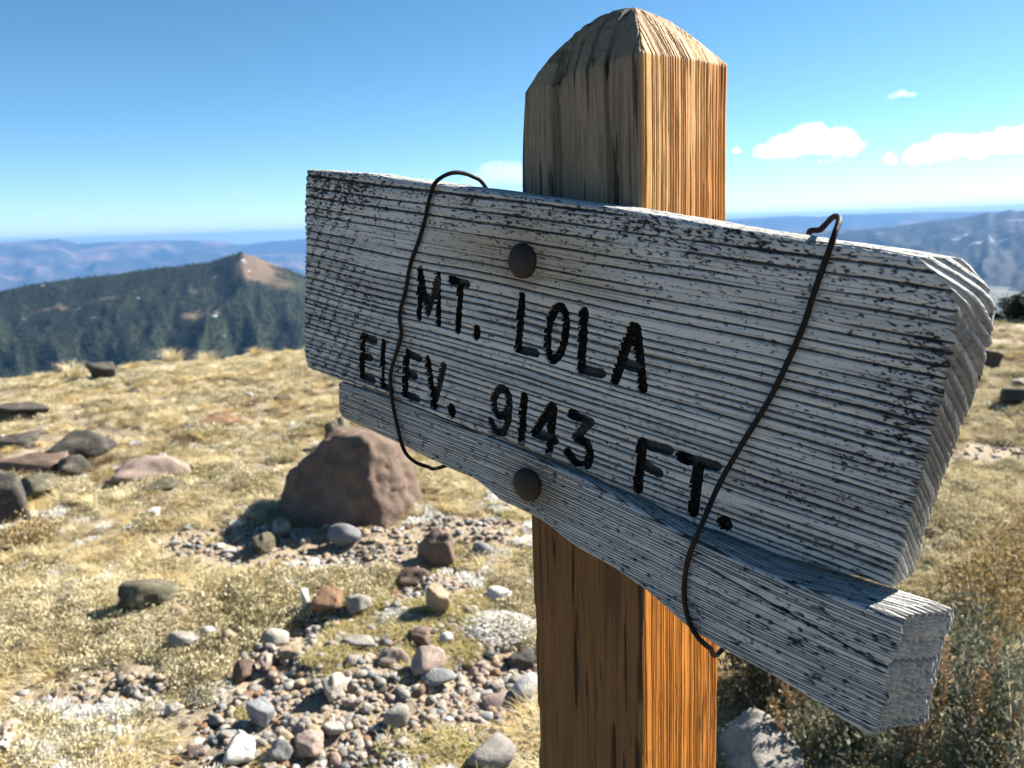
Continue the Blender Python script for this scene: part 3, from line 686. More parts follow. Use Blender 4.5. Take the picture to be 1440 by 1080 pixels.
# dry flower stalks
def stalk(label, px, py, hpx, lean, seed):
    r = np.random.default_rng(seed); p = gp(px, py); d = float((p-CAM) @ FW); Hh = hpx*d/FPX
    root = empty('dry_stalk', (p[0], p[1], float(ground_z(p[0], p[1]))-.01)); tag(root, label, 'dry stalk', 'dry brown stalks right of the post')
    top = Vector((lean*Hh, r.normal(0, .1)*Hh, Hh)); V = []; F = []
    for k, (t, w) in enumerate(((0, .0022), (.5, .0018), (1, .001))):
        for e in range(4): V.append(top*t + Vector((lean*Hh*.15*math.sin(t*3.14), 0, 0)) + Vector((math.cos(e*1.571), math.sin(e*1.571), 0))*w)
    for s_ in range(2):
        for e in range(4): F.append((s_*4+e, s_*4+(e+1) % 4, s_*4+4+(e+1) % 4, s_*4+4+e))
    link('stem', mesh_np('stem', np.array([tuple(v) for v in V]), np.array(F)), M_STALK, root)
    SV, SF = [], []
    for k in range(120):
        t = r.uniform(.42, 1.02); c = top*t + Vector((lean*Hh*.15*math.sin(t*3.14), 0, 0)) + Vector(r.normal(0, .0065, 3))
        dr = (Vector(r.normal(size=3))*.6 + top.normalized()).normalized(); s2 = Matrix.Rotation(r.uniform(0, 6.28), 3, dr) @ dr.orthogonal().normalized()
        L = .014*r.uniform(.6, 1.3); w = L*.35; b = len(SV); SV += [c, c+dr*L*.5+s2*w, c+dr*L, c+dr*L*.5-s2*w]; SF.append((b, b+1, b+2, b+3))
    link('seed_head', mesh_np('seed_head', np.array([tuple(v) for v in SV]), np.array(SF), False), M_STALK, root)
for i, (px, py, h, ln, lb) in enumerate([(1318, 1090, 200, .04, 'tall dry stalk below the lower board end'), (1340, 1085, 170, .10, 'dry stalk right of the tallest one under the board end'), (1358, 1080, 200, .14, 'leaning dry stalk among the sagebrush at lower right'),
     (1300, 1085, 130, -.03, 'short dry stalk left of the tallest one'), (1150, 1060, 150, -.38, 'dry stalk leaning left between the post and the board tip'), (1180, 1050, 170, -.25, 'second dry stalk leaning left near the board tip'), (1205, 1040, 150, -.22, 'third dry stalk leaning left near the board tip'),
     (1250, 1090, 60, .5, 'bent dry stalk just below the board tip'), (1400, 1090, 90, .3, 'dry stalk bending right at the lower right corner'), (1130, 1075, 110, -.42, 'lowest dry stalk leaning over the pale rock'), (1280, 1085, 90, .02, 'thin dry stalk beside the short one')]):
    stalk(lb, px, py, h, ln, 500+i)
# bleached twigs at the right
for i, (px, py, l, a, lb) in enumerate([(1405, 770, 60, -.5, 'bleached bent twig on the golden ground at the right'), (1420, 785, 50, -.75, 'second bleached twig below the bent one at the right'), (1395, 790, 40, -.9, 'short bleached twig beside the golden shrub')]):
    p = gp(px, py); d = float((p-CAM) @ FW); L = l*d/FPX; V = []; F = []
    for k in range(7):
        t = k/6-.5; c = Vector((math.cos(a)*L*t, math.sin(a)*L*t, .03*math.cos(t*3)+.01*math.sin(9*t)))
        for e in range(5): V.append(c + Vector((0, math.cos(e*1.257), math.sin(e*1.257)))*.004*(1-.5*abs(t)))
    for k in range(6):
        for e in range(5): F.append((k*5+e, k*5+(e+1) % 5, k*5+5+(e+1) % 5, k*5+5+e))
    o = link('twig', mesh_np('twig', np.array([tuple(v) for v in V]), np.array(F)), M_DRYTWIG); o.location = (p[0], p[1], float(ground_z(p[0], p[1]))+.03); tag(o, lb, 'twig', 'bleached twigs')

# ------------------------------------------------------------------ the sign
YAW, TILT = R(50.8), R(8.9)
SO = CAM + np.array([-.220, .940, .072])
D0 = np.array([math.sin(YAW), -math.cos(YAW), 0]); ZUP = np.array([0, 0, 1.])
U = D0*math.cos(TILT) - ZUP*math.sin(TILT); Vv = -ZUP*math.cos(TILT) - D0*math.sin(TILT)
Nn = np.cross(U, Vv); Nn = Nn if Nn[1] < 0 else -Nn
def uv(px, py, off=0.0):
    d = ray(px, py); o = SO + Nn*off - CAM; t = (o @ Nn)/(d @ Nn); q = d*t - o
    return float(q @ U), float(q @ Vv)
def spt(u, v, off): return SO + U*u + Vv*v + Nn*off

def post_geo():
    d = ray(903, 290); o = SO - Nn*.041 - CAM; t = (o @ Nn)/(d @ Nn); return CAM + d*t
E0 = post_geo()[:2]; NH = Nn[:2]/np.linalg.norm(Nn[:2]); DH = D0[:2]
C_near = E0; C_left = E0 - DH*.136; C_right = E0 - NH*.152 + DH*.010; C_far = C_left + (C_right-C_near)
base_xy = (C_near+C_far)/2
sign = empty('trail_sign', (base_xy[0], base_xy[1], float(ground_z(*base_xy))))
tag(sign, 'weathered wooden summit sign of two boards bolted to a thick post', 'sign')
SINV = Matrix.Translation(-sign.location)

def loop_rect(nf, nb, nk, nt, t, rad):
    """section of a board: (q along the height in m from the edges, w depth) as fractions plus corner offsets and normals"""
    pts = []
    def arc(qs, ws, a0, a1, n=7):   # corner centre sign
        for i in range(n):
            a = a0+(a1-a0)*i/n; pts.append((qs, ws, math.cos(a), math.sin(a), 1))
    # entries: (q fraction, w fraction, normal v, normal w(back), isarc)
    for i in range(nf): pts.append((i/nf, 0, 0, -1, 0))
    arc(1, 0, -math.pi/2, 0)
    for i in range(nb): pts.append((1, i/nb, 1, 0, 0))
    arc(1, 1, 0, math.pi/2)
    for i in range(nk): pts.append((1-i/nk, 1, 0, 1, 0))
    arc(0, 1, math.pi/2, math.pi)
    for i in range(nt): pts.append((0, 1-i/nt, -1, 0, 0))
    arc(0, 0, math.pi, 1.5*math.pi)
    return np.array(pts)

def make_board(name, vt, vb, u0, u1, off, t, rad, ncol, nloop, grain, carve, mat, label, end_amp, K=42):
    lp = loop_rect(*nloop, t, rad); nl = len(lp)
    q, wf, nv, nw = lp[:, 0], lp[:, 1], lp[:, 2], lp[:, 3]
    s = np.linspace(0, 1, ncol)
    # depth coordinate
    w = rad + (t-2*rad)*wf + rad*nw
    S, Q = np.meshgrid(s, q, indexing='ij'); W = np.broadcast_to(w, S.shape); NV = np.broadcast_to(nv, S.shape); NW = np.broadcast_to(nw, S.shape)
    umid = u0(0*W, W)*0 + 0
    ua = np.interp(s, [0, 1], [u0(np.array([.1]), np.array([0.]))[0], u1(np.array([.1]), np.array([0.]))[0]])
    UT = np.broadcast_to(ua[:, None], S.shape)
    VT = vt(UT); VB = vb(UT)
    VV = VT + rad + (VB-VT-2*rad)*Q + rad*NV
    A = u0(VV, W); B = u1(VV, W)
    UU = A + (B-A)*S
    h, at = grain(UU, VV, W, NV, NW)
    lid = np.zeros(S.shape, int)
    if carve is not None:
        c, lid, pt = carve(UU, VV); front = (NW < -.9)
        c = c*front; lid = np.where(front, lid, 0); h = np.where(c > .0004, np.where(pt < .895, h*.8, np.minimum(h*.35, 0))-c, h); at['paint'] = pt*front
        at['dark'] = np.where(c > .0006, at['dark']*.4, at['dark'])
    else: at['paint'] = 0*S
    edge = np.minimum(UU-A, B-UU)
    h = h*sstep(-.004, .006, edge)
    VVd = VV + NV*h; WWd = W + NW*h
    uend = end_amp(VV, W)*(sstep(.007, 0, B-UU))
    uend0 = end_amp(VV+.03, W)*sstep(.010, 0, UU-A)*.3
    UUd = UU + uend - uend0
    P = SO + UUd[..., None]*U + VVd[..., None]*Vv + (off(UU, VV)-WWd)[..., None]*Nn
    V = P.reshape(-1, 3); F = grid_faces(ncol, nl, True)
    attrs = {k: np.broadcast_to(a, S.shape).reshape(-1) for k, a in at.items()}; lidv = lid.reshape(-1)
    Vs = [V]; Fs = [F]; As = {k: [a] for k, a in attrs.items()}; n0 = len(V)
    for col, sg in ((0, -1), (ncol-1, 1)):
        vv, ww = VVd[col], WWd[col]; vt_, vb_ = VT[col].mean(), VB[col].mean()
        tv = np.clip(vv, vt_+.006, vb_-.006); tw = np.full_like(ww, t*.93)
        prev = np.arange(nl)+col*nl
        for k in range(1, K+1):
            f = k/K; v2 = vv+(tv-vv)*f; w2 = ww+(tw-ww)*f
            ub = (u1 if sg > 0 else u0)(v2, w2)
            ea = end_amp(v2, w2) if sg > 0 else -end_amp(v2+.03, w2)*.3
            blend = 1.0
            PP = SO + (ub+ea*blend)[:, None]*U + v2[:, None]*Vv + (off(ub, v2)-w2)[:, None]*Nn
            hh, at2 = grain(ub, v2, w2, 0*v2, 0*v2-1)
            Vs.append(PP); cur = np.arange(nl)+n0; n0 += nl
            for kk in As: As[kk].append(at2[kk]*.55+.1*(kk == 'dark') if kk in at2 else 0*v2)
            nx = np.roll(np.arange(nl), -1); fc = np.stack([prev, prev[nx], cur[nx], cur], -1)
            Fs.append(fc[:, ::-1] if sg < 0 else fc); prev = cur
    V = np.concatenate(Vs); F = np.concatenate(Fs); attrs = {k: np.concatenate(a) for k, a in As.items()}
    lid_all = np.concatenate([lidv, np.zeros(len(V)-len(lidv), int)])
    # orientation check
    cen = V.mean(0); fc = V[F[:2000]]; 
    i = (nloop[0]//2)
    quad = V[F[(ncol//2)*nl+i]]; nrm = np.cross(quad[1]-quad[0], quad[2]-quad[0])
    if nrm @ Nn < 0: F = F[:, ::-1]
    lf = lid_all[F]; fl = np.where((lf == lf[:, :1]).all(1), lf[:, 0], 0)
    v1, f1, a1 = submesh(V, F, fl == 0, attrs)
    b = link(name, mesh_np(name, v1, f1, True, a1), mat, sign, SINV); b['label'] = label
    for k in range(1, int(lid_all.max())+1):
        if (fl == k).sum() < 4: continue
        v1, f1, a1 = submesh(V, F, fl == k, attrs)
        o = link('letter', mesh_np('letter', v1, f1, True, a1), M_LETTER, b); o['label'] = LET[k-1][2]
    return b

# carved lettering: strokes traced in the plane of the board
def r7(x, y): return (640+x/3.085, 350+y/3.085)
def r5(x, y): return (420+x/3.6, 450+y/3.6)
def r1(x, y): return (400+x/3.6, 200+y/3.6)
def r6(x, y): return (700+x/2.25, 600+y/2.25)
def ell(cx, cy, top, left, bot, right, f, a0=0, a1=360, n=18):
    T, L_, B_, R_ = map(np.array, (top, left, bot, right)); o = []
    for i in range(n+1):
        a = R(a0+(a1-a0)*i/n); c = np.array([cx, cy]); v_ = (T-c) if math.cos(a) > 0 else (c-B_); h_ = (R_-c) if math.sin(a) > 0 else (c-L_)
        o.append(f(*(c+v_*math.cos(a)+h_*math.sin(a))))
    return o
def mp(f, *pts): return [f(*p) for p in pts]
LET = [  # (strokes (points, paint), half width, label)
 ([(mp(r1, (685, 650), (679, 885)), 1), (mp(r1, (776, 672), (777, 915)), 1), (mp(r1, (690, 665), (724, 860)), .95), (mp(r1, (726, 860), (772, 690)), .9)], .0044, 'carved letter M'),
 ([(mp(r1, (838, 694), (862, 702)), 1), (mp(r1, (862, 702), (926, 718)), .86), (mp(r1, (890, 722), (876, 948)), 1)], .0046, 'carved letter T after the M'),
 ([(mp(r1, (970, 950), (969, 972)), 1)], .0058, 'carved full stop after MT'),
 ([(mp(r7, (287, 208), (271, 432)), 1), (mp(r7, (275, 435), (350, 452)), .86)], .0050, 'carved letter L starting LOLA'),
 ([(ell(438, 366, (447, 252), (399, 378), (428, 480), (480, 352), r7), 1)], .0046, 'carved letter O'),
 ([(mp(r7, (558, 275), (544, 518)), 1), (mp(r7, (548, 522), (636, 543)), .86)], .0052, 'carved second letter L of LOLA'),
 ([(mp(r7, (768, 340), (692, 568)), 1), (mp(r7, (784, 345), (812, 605)), 1), (mp(r7, (722, 498), (805, 520)), .86)], .0052, 'carved letter A'),
 ([(mp(r5, (325, 82), (317, 282)), 1), (mp(r5, (330, 84), (385, 104)), .86), (mp(r5, (328, 182), (362, 190)), .86), (mp(r5, (325, 286), (376, 304)), .86)], .0050, 'carved first letter E of ELEV'),
 ([(mp(r5, (426, 112), (420, 328)), 1), (mp(r5, (425, 332), (470, 350)), .88)], .0044, 'carved letter L of ELEV'),
 ([(mp(r5, (547, 165), (535, 372)), 1), (mp(r5, (552, 168), (610, 194)), .86), (mp(r5, (548, 272), (588, 284)), .86), (mp(r5, (542, 375), (600, 400)), .86)], .0050, 'carved second letter E of ELEV'),
 ([(mp(r5, (650, 200), (684, 435)), 1), (mp(r5, (690, 400), (733, 232)), .9)], .0048, 'carved letter V'),
 ([(mp(r5, (770, 448), (773, 472)), 1)], .0060, 'carved full stop after ELEV'),
 ([(ell(200, 662, (202, 606), (166, 660), (196, 724), (232, 664), r7), .95), (mp(r7, (232, 670), (228, 745), (208, 795), (178, 798), (152, 748)), .95)], .0047, 'carved digit 9'),
 ([(mp(r7, (297, 640), (283, 848)), 1)], .0052, 'carved digit 1'),
 ([(mp(r7, (418, 682), (342, 798)), 1), (mp(r7, (345, 803), (432, 832)), .88), (mp(r7, (424, 685), (404, 890)), 1)], .0050, 'carved digit 4'),
 ([(mp(r7, (500, 715), (530, 727)), 1), (mp(r7, (530, 727), (585, 748)), .88), (mp(r7, (584, 750), (522, 816)), .9), (mp(r7, (525, 820), (568, 842), (584, 890), (572, 934), (546, 944), (515, 922), (487, 882)), 1)], .0050, 'carved digit 3'),
 ([(mp(r6, (455, 52), (441, 195)), 1), (mp(r6, (460, 54), (540, 76)), .86), (mp(r6, (458, 118), (508, 146)), .86)], .0056, 'carved letter F'),
 ([(mp(r6, (578, 95), (602, 103)), 1), (mp(r6, (602, 103), (690, 127)), .86), (mp(r6, (634, 122), (617, 270)), 1)], .0056, 'carved letter T of FT'),
 ([(mp(r6, (715, 306), (719, 309)), 1)], .0066, 'carved full stop at the end'),
]
SEG = []
for k, (strokes, hw, lb) in enumerate(LET):
    for pts, pn in strokes:
        q = [uv(*p) for p in pts]
        for a, b in zip(q[:-1], q[1:]): SEG.append((k+1, a, b, hw, pn))
def carve(UU, VV):
    best = np.full(UU.shape, 9.); lid = np.zeros(UU.shape, int); pt = np.zeros(UU.shape); dep = np.zeros(UU.shape)
    jit = .0014*(fbm(UU*260, VV*260, 71, 3)-.5) + .0005*(fbm(UU*60, VV*500, 72, 2)-.5)
    for (k, a, b, hw, pn) in SEG:
        box = (UU > min(a[0], b[0])-.02) & (UU < max(a[0], b[0])+.02) & (VV > min(a[1], b[1])-.02) & (VV < max(a[1], b[1])+.02)
        if not box.any(): continue
        x, y = UU[box], VV[box]; dx, dy = b[0]-a[0], b[1]-a[1]; t = np.clip(((x-a[0])*dx+(y-a[1])*dy)/max(dx*dx+dy*dy, 1e-12), 0, 1)
        hw2 = hw*(.82 if pn < .895 else .92)
        d = np.hypot(x-a[0]-dx*t, y-a[1]-dy*t)/1.0 - hw2 + jit[box]
        D = (.0070 if pn > .895 else .0052)*sstep(.0007, -.0022, d)
        bb = best[box]; up_ = d < bb; bb[up_] = d[up_]; best[box] = bb
        l = lid[box]; l[up_ & (d < .0006)] = k; lid[box] = l
        p = pt[box]; m = (d < .0008) & up_; p[m] = pn; pt[box] = p
        dd = dep[box]; dep[box] = np.maximum(dd, D)
    return dep, lid, pt

BOLTS = [uv(735, 367), uv(740, 682, .006)]
# ring spacing of the upper board: broad near the top, narrow below
_vs = np.linspace(-.12, .40, 1500); _sp = np.interp(_vs, [-.12, -.02, .02, .06, .10, .16, .40], [.0145, .0128, .0118, .0092, .0072, .0060, .0054])
_ph = np.concatenate([[0], np.cumsum(np.diff(_vs)/_sp[1:])])
def warp1(u, v): return .0090*(fbm(u*3.0, v*5, 101, 3)-.5) + .0016*(fbm(u*16, v*30, 102, 3)-.5)
STAINS = [(*uv(x, y), a, b) for x, y, a, b in [(505, 268, .045, .014), (728, 300, .016, .020), (905, 318, .026, .014), (1318, 500, .030, .030), (1285, 560, .030, .035), (655, 280, .022, .016), (445, 265, .02, .02), (1060, 335, .05, .012), (530, 420, .035, .014), (800, 300, .03, .008), (1180, 640, .03, .01), (1120, 700, .04, .012)]]
def grain1(u, v0, w, nv, nw):
    v = v0 - 1.6*w
    ve = v0 - .95*w + warp1(u, v0) + .020*(u-.35)*sstep(.30, 0, v0)*.5
    ph = np.interp(ve, _vs, _ph); ph = ph + .5*(vn(ph*1.0, 0*ph, 103)-.5)
    rid = np.floor(ph+.5); x = np.abs(ph-rid)
    sp = np.interp(ve, _vs, _sp)
    along = fbm(u*9, rid*3.7, 104, 3)
    wd = (.00062+.0014*np.clip(along-.18, 0, 1)+.0006*vn(rid, 0*rid, 105))/sp
    wd = wd*(.75+.5*vn(u*220, rid*5.1, 120))
    gr = 1-sstep(.25*wd, wd*1.15, x)
    gr = gr*sstep(.28, .44, along+.25*vn(rid, 0*rid, 106))
    # hairline secondary checks inside the wide rings
    ph2 = ph*3+.4*fbm(u*7, ph*2, 107, 2); x2 = np.abs(ph2-np.floor(ph2+.5)); hair = (1-sstep(.03, .20, x2))*sstep(.40, .60, fbm(u*14, np.floor(ph2+.5)*1.7, 108, 3))
    # dirt specks, thicker in old saw marks
    saw = .5+.5*np.sin((u*1.0+v*.55)*330+3*fbm(u*6, v*6, 109, 2)); zone = sstep(.48, .62, fbm(u*5.5+2, v*9, 110, 3)) 
    top = sstep(.075, .01, v0)
    endz = sstep(.60, .67, u)*sstep(.02, .06, v0)*sstep(.20, .12, v0)
    dn = .62*fbm(u*260, v*620, 111, 3) + .38*fbm(u*520, v*900, 123, 2)
    thr = .667 - .095*zone*saw**2 - .10*top*(.4+.6*fbm(u*8, v*20, 112, 2)) - .10*endz*fbm(u*30, v*30, 113, 2) - .05*sstep(.12, .05, u)
    blot = 0*u
    for (bu, bv, ba, bb) in STAINS: blot = np.maximum(blot, np.exp(-((u-bu)/ba)**2-((v0-bv)/bb)**2))
    blot = blot*(.55+.9*(fbm(u*28, v*70, 124, 3)-.2))
    thr = thr - .105*np.clip(blot, 0, 1)
    sk = sstep(thr, thr+.05, dn)
    fine = fbm(u*40, v*1500, 114, 3)-.5
    frontish = np.clip(-nw, 0, 1) 
    h = -.0017*gr*(.6+.6*along) - .0006*hair - .0007*sk + .00055*fine + .0004*np.cos(np.pi*np.clip(x*2, 0, 1))*0 + .0010*(fbm(u*12, rid*2.3, 115, 2)-.5) + .0006*vn(rid, 0*rid, 116)
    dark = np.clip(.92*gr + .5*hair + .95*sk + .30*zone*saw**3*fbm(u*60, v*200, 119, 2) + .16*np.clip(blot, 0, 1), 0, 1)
    tan = 0*u; rust = 0*u
    for (bu, bv) in BOLTS:
        r_ = np.hypot((u-bu)/.16, (v-bv)/.05); tan = np.maximum(tan, .75*sstep(1.1, .25, r_ + .5*(fbm(u*12, v*60, 117, 3)-.5)))
        r2 = np.hypot((u-bu)/.030, (v-bv-.004)/.030); rust = np.maximum(rust, .35*sstep(1.0, .55, r2+.35*(fbm(u*60, v*60, 118, 2)-.5)))
    tone = np.clip(1.5*(vn(rid*1.3, u*3, 121)-.35)*.6 + .8*(fbm(u*22, v*240, 122, 3)-.45), 0, 1)
    return h, {'dark': dark, 'tan': tan, 'rust': rust, 'tone': tone}
T1 = .041
def u1_end(v, w):
    return .674 + (.021-.014*np.clip(v/.2, 0, 1))*sstep(-.2, 1.0, w/T1) - .032*sstep(.040, -.006, v)**2 - .004*sstep(.06, .03, v) + .005*(fbm(v*18, w*20, 131, 2)-.5)
def u1_start(v, w): return -.005 + .004*(fbm(v*22, w*10, 132, 2)-.5) + .008*sstep(.21, .237, v) - .001
def end1(v, w):
    ve = v - .95*w + warp1(.67+0*v, v); ph = np.interp(ve, _vs, _ph); rid = np.floor(ph+.5); ph = ph+.5*(vn(ph*1.0, 0*ph, 103)-.5); x = np.abs(ph-np.floor(ph+.5))
    sp = np.interp(ve, _vs, _sp)
    return np.minimum(sp*1.6, .0115)*(np.sqrt(sstep(-.02, .42, x))-.75)*(.35+.65*sstep(-.01, .07, v))*(.7+.6*vn(ph.round(), w*60, 133)) + .0010*(fbm(v*420, w*300, 134, 2)-.5)
_T1 = np.array([uv(*p) for p in [(432, 239), (520, 246), (610, 257), (700, 269), (800, 283), (900, 297), (1000, 314), (1100, 330), (1200, 346), (1300, 361), (1345, 369)]])
_B1 = np.array([uv(*p) for p in [(437, 520), (480, 537), (560, 563), (700, 618), (830, 670), (900, 703), (930, 717), (980, 738), (1020, 753), (1100, 784), (1180, 807), (1268, 832)]])
def vt1(u): return np.interp(u, _T1[:, 0], _T1[:, 1]) + .0030*(fbm(u*14, 0*u, 141, 3)-.5)
def vb1(u): return np.interp(u, _B1[:, 0], _B1[:, 1]) + .0012*(fbm(u*20, 0*u, 142, 2)-.5)
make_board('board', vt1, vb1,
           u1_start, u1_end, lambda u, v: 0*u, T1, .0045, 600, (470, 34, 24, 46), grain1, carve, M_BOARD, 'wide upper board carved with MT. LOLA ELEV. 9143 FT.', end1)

# lower board: a wavy live-edged off-cut that swings forward to the right
T2 = .050
def off2(u, v): return -.001 + .033*sstep(.27, .70, u) 
_b2 = [(483, 590), (560, 625), (620, 655), (660, 672), (700, 705), (755, 730), (800, 765), (860, 800), (905, 830), (960, 880), (1010, 912), (1100, 960), (1160, 1000), (1235, 1045)]
_b2uv = []
for p in _b2:
    a = uv(*p)
    for _ in range(4): a = uv(*p, float(off2(np.array(a[0]), 0)))
    _b2uv.append(a)
_b2uv = np.array(_b2uv)
_tu = np.linspace(.05, .72, 300); _tv = np.interp(_tu, _b2uv[:, 0], _b2uv[:, 1]); _k = np.hanning(11); _k /= _k.sum(); _tv = np.convolve(np.pad(_tv, 5, 'edge'), _k, 'valid')
def vb2(u): return np.interp(u, _tu, _tv) + .0015*(fbm(u*40, 0*u, 151, 2)-.5)
def vt2(u): return vb1(u) + .0022 + .003*sstep(.45, .68, u)
def grain2(u, v0, w, nv, nw):
    v = v0 - 1.6*w
    ve = v0 + .004*(fbm(u*3, v*4, 161, 3)-.5) + .0010*(fbm(u*20, v*40, 162, 2)-.5) + .028*(u-.3)*sstep(.25, .34, v0)
    ph = ve/.0026 + w/.0044; rid = np.floor(ph+.5); ph = ph + .5*(vn(rid, 0*rid, 163)-.5); rid = np.floor(ph+.5); x = np.abs(ph-rid)
    along = fbm(u*10, rid*3.1, 164, 3); wd = .14+.26*np.clip(along-.25, 0, 1)
    gr = (1-sstep(.3*wd, wd*1.3, x))*sstep(.30, .48, along+.2*vn(rid, 0*rid, 165))
    cr_v = np.interp(u, [.50, .58, .64, .70], [.262, .268, .274, .281]); cr = sstep(.0013, .0004, np.abs(v0-cr_v-.002*(fbm(u*30, 0*u, 166, 2)-.5)))*sstep(.50, .56, u)*(nw < -.5)
    saw = .5+.5*np.sin((u*1.0+v*.9)*210+4*fbm(u*5, v*5, 167, 2)); zone = sstep(.42, .62, fbm(u*6+9, v*10, 168, 3)); dn = fbm(u*180, v*500, 169, 3)
    endz = sstep(.60, .675, u)
    sk = sstep(.0, .05, dn-(.70-.13*zone*saw**2-.13*endz*fbm(u*25, v*20, 170, 2)))
    fine = fbm(u*40, v*1600+w*900, 171, 3)-.5
    cl = .5*sstep(.50, .70, fbm(u*7, v*14, 172, 3))*saw
    h = -.0010*gr*(.6+.6*along) - .0022*cr - .0006*sk + .0004*fine + .0016*(fbm(u*8, v*30, 173, 3)-.5)
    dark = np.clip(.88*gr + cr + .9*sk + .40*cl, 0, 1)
    tan = .45*sstep(.35, .2, u)*sstep(.4, .6, fbm(u*9, v*40, 174, 3)); rust = 0*u
    bu, bv = BOLTS[1]; r2 = np.hypot((u-bu-.008)/.034, (v-bv)/.026); rust = .4*sstep(1.0, .5, r2+.35*(fbm(u*60, v*60, 175, 2)-.5)); tan = np.maximum(tan, .5*sstep(2.2, .8, r2))
    tone = np.clip(1.6*(fbm(u*9, v*130, 176, 3)-.42), 0, 1)
    return h, {'dark': dark, 'tan': tan, 'rust': rust, 'tone': tone}
def u2_end(v, w): return .688 + .024*sstep(.1, 1.0, w/T2)*1.0 + .004*(v-.3)*0 - .030*sstep(.335, .362, v) + .003*(fbm(v*40, w*30, 181, 2)-.5)
def u2_start(v, w): return .061 + .004*(fbm(v*40, w*10, 182, 2)-.5) + .010*sstep(.268, .284, v)
def end2(v, w):
    ph = v/.0026 + w/.0044; x = np.abs(ph-np.floor(ph+.5)); ph2 = w/.0050+1.1*fbm(v*22, w*12, 183, 2); x2 = np.abs(ph2-np.floor(ph2+.5))
    blk = fbm(v*90, w*90, 184, 3)
    return 0.0130*(sstep(.04, .34, x2)-.6)*(.6+.7*blk) + .0020*(blk-.5) + .0012*(sstep(.05, .3, np.abs(((v+.004*fbm(v*40, w*60, 185, 2))/.017) % 1-.5))-.8) + .0006*(fbm(v*300, w*300, 186, 2)-.5)
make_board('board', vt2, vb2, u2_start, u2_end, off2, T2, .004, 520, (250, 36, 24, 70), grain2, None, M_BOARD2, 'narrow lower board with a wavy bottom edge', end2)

# bolts: domed heads
def dome(name, u, v, off, rad, label):
    D, F = ico(4); keep = D
    Vl = D.copy(); Vl[:, 2] = np.where(Vl[:, 2] > 0, Vl[:, 2]*.50, Vl[:, 2]*.10)
    Vl *= rad*(1+.04*(vn3(D[:, 0]*3+u*40, D[:, 1]*3, D[:, 2]*3, 5)-.5))[:, None]
    P = spt(u, v, off) + Vl[:, :1]*U + Vl[:, 1:2]*Vv*-1 + Vl[:, 2:]*Nn
    o = link(name, mesh_np(name, P, F), M_RUST, sign, SINV); o['label'] = label; return o
dome('bolt', *BOLTS[0], -.0005, .0165, 'upper rusty bolt head'); dome('bolt', *BOLTS[1], .0045, .0165, 'lower rusty bolt head')

# wires
def tube(name, pts, rad, label, n=10, res=14):
    P = np.array(pts); Q = np.vstack([P[-1], P, P[0], P[1]]) ; out = []
    for i in range(len(P)):
        p0, p1, p2, p3 = Q[i], Q[i+1], Q[i+2], Q[i+3]
        for k in range(res):
            t = k/res; out.append(.5*((2*p1)+(-p0+p2)*t+(2*p0-5*p1+4*p2-p3)*t*t+(-p0+3*p1-3*p2+p3)*t**3))
    C = np.array(out); m = len(C); T = np.roll(C, -1, 0)-np.roll(C, 1, 0); T /= np.linalg.norm(T, axis=1)[:, None]
    ref = U; A = np.cross(T, ref); A /= np.linalg.norm(A, axis=1)[:, None]; B = np.cross(T, A)
    a = np.arange(n)/n*6.2832; rr_ = rad*(1+.12*(vn(np.arange(m)*.35, np.zeros(m), 9)-.5))
    V = C[:, None, :] + (A[:, None, :]*np.cos(a)[None, :, None] + B[:, None, :]*np.sin(a)[None, :, None])*rr_[:, None, None]
    V = V.reshape(-1, 3); i = np.arange(m)[:, None]; j = np.arange(n)[None, :]; i2 = (i+1) % m; j2 = (j+1) % n
    F = np.stack([i*n+j, i*n+j2, i2*n+j2, i2*n+j], -1).reshape(-1, 4)
    o = link(name, mesh_np(name, V, F), M_WIRE, sign, SINV); o['label'] = label
def wp(px, py, off):
    u_, v_ = uv(px, py, off); return spt(u_, v_, off)
def wp2(px, py, e=.0035):
    a = uv(px, py)
    for _ in range(4): a = uv(px, py, float(off2(np.array(a[0]), 0))+e)
    return spt(a[0], a[1], float(off2(np.array(a[0]), 0))+e)
lw = [wp(613, 256, -.001), wp(604, 280, .004), wp(598, 307, .004), wp(589, 338, .0035), wp(577, 372, .0035), wp(570, 410, .004), wp(562, 442, .004), wp(564, 472, .004), wp(556, 500, .004), wp(549, 527, .004), wp(551, 560, .004), wp(558, 596, .004), wp(567, 630, .005), wp(580, 647, .003), wp(600, 656, -.008), wp(620, 657, -.03)]
ub = uv(640, 640, -.056); ut = uv(688, 270, -.052)
lw += [spt(.252, .27, -.058), spt(.262, .18, -.056), spt(.270, .06, -.054), wp(686, 268, -.051), wp(664, 248, -.036), wp(637, 243, -.016)]
tube('wire', lw, .0021, 'left wire looped round both boards')
rw = [wp(1180, 309, -.012), wp(1174, 328, .001), wp(1166, 352, .005), wp(1154, 385, .004), wp(1142, 420, .004), wp(1129, 460, .004), wp(1105, 515, .004), wp(1080, 565, .004), wp(1045, 622, .005), wp(1012, 680, .008), wp2(988, 735), wp2(968, 785), wp2(962, 830), wp2(967, 868), wp2(980, 894, .003), wp2(998, 911, -.008), wp2(1014, 915, -.035)]
rw += [spt(.575, .30, -.060), spt(.590, .18, -.056), spt(.600, .05, -.056), wp(1140, 336, -.052), wp(1155, 322, -.040), wp(1172, 305, -.026)]
tube('wire', rw, .0022, 'right wire bent over the top edge and round both boards')

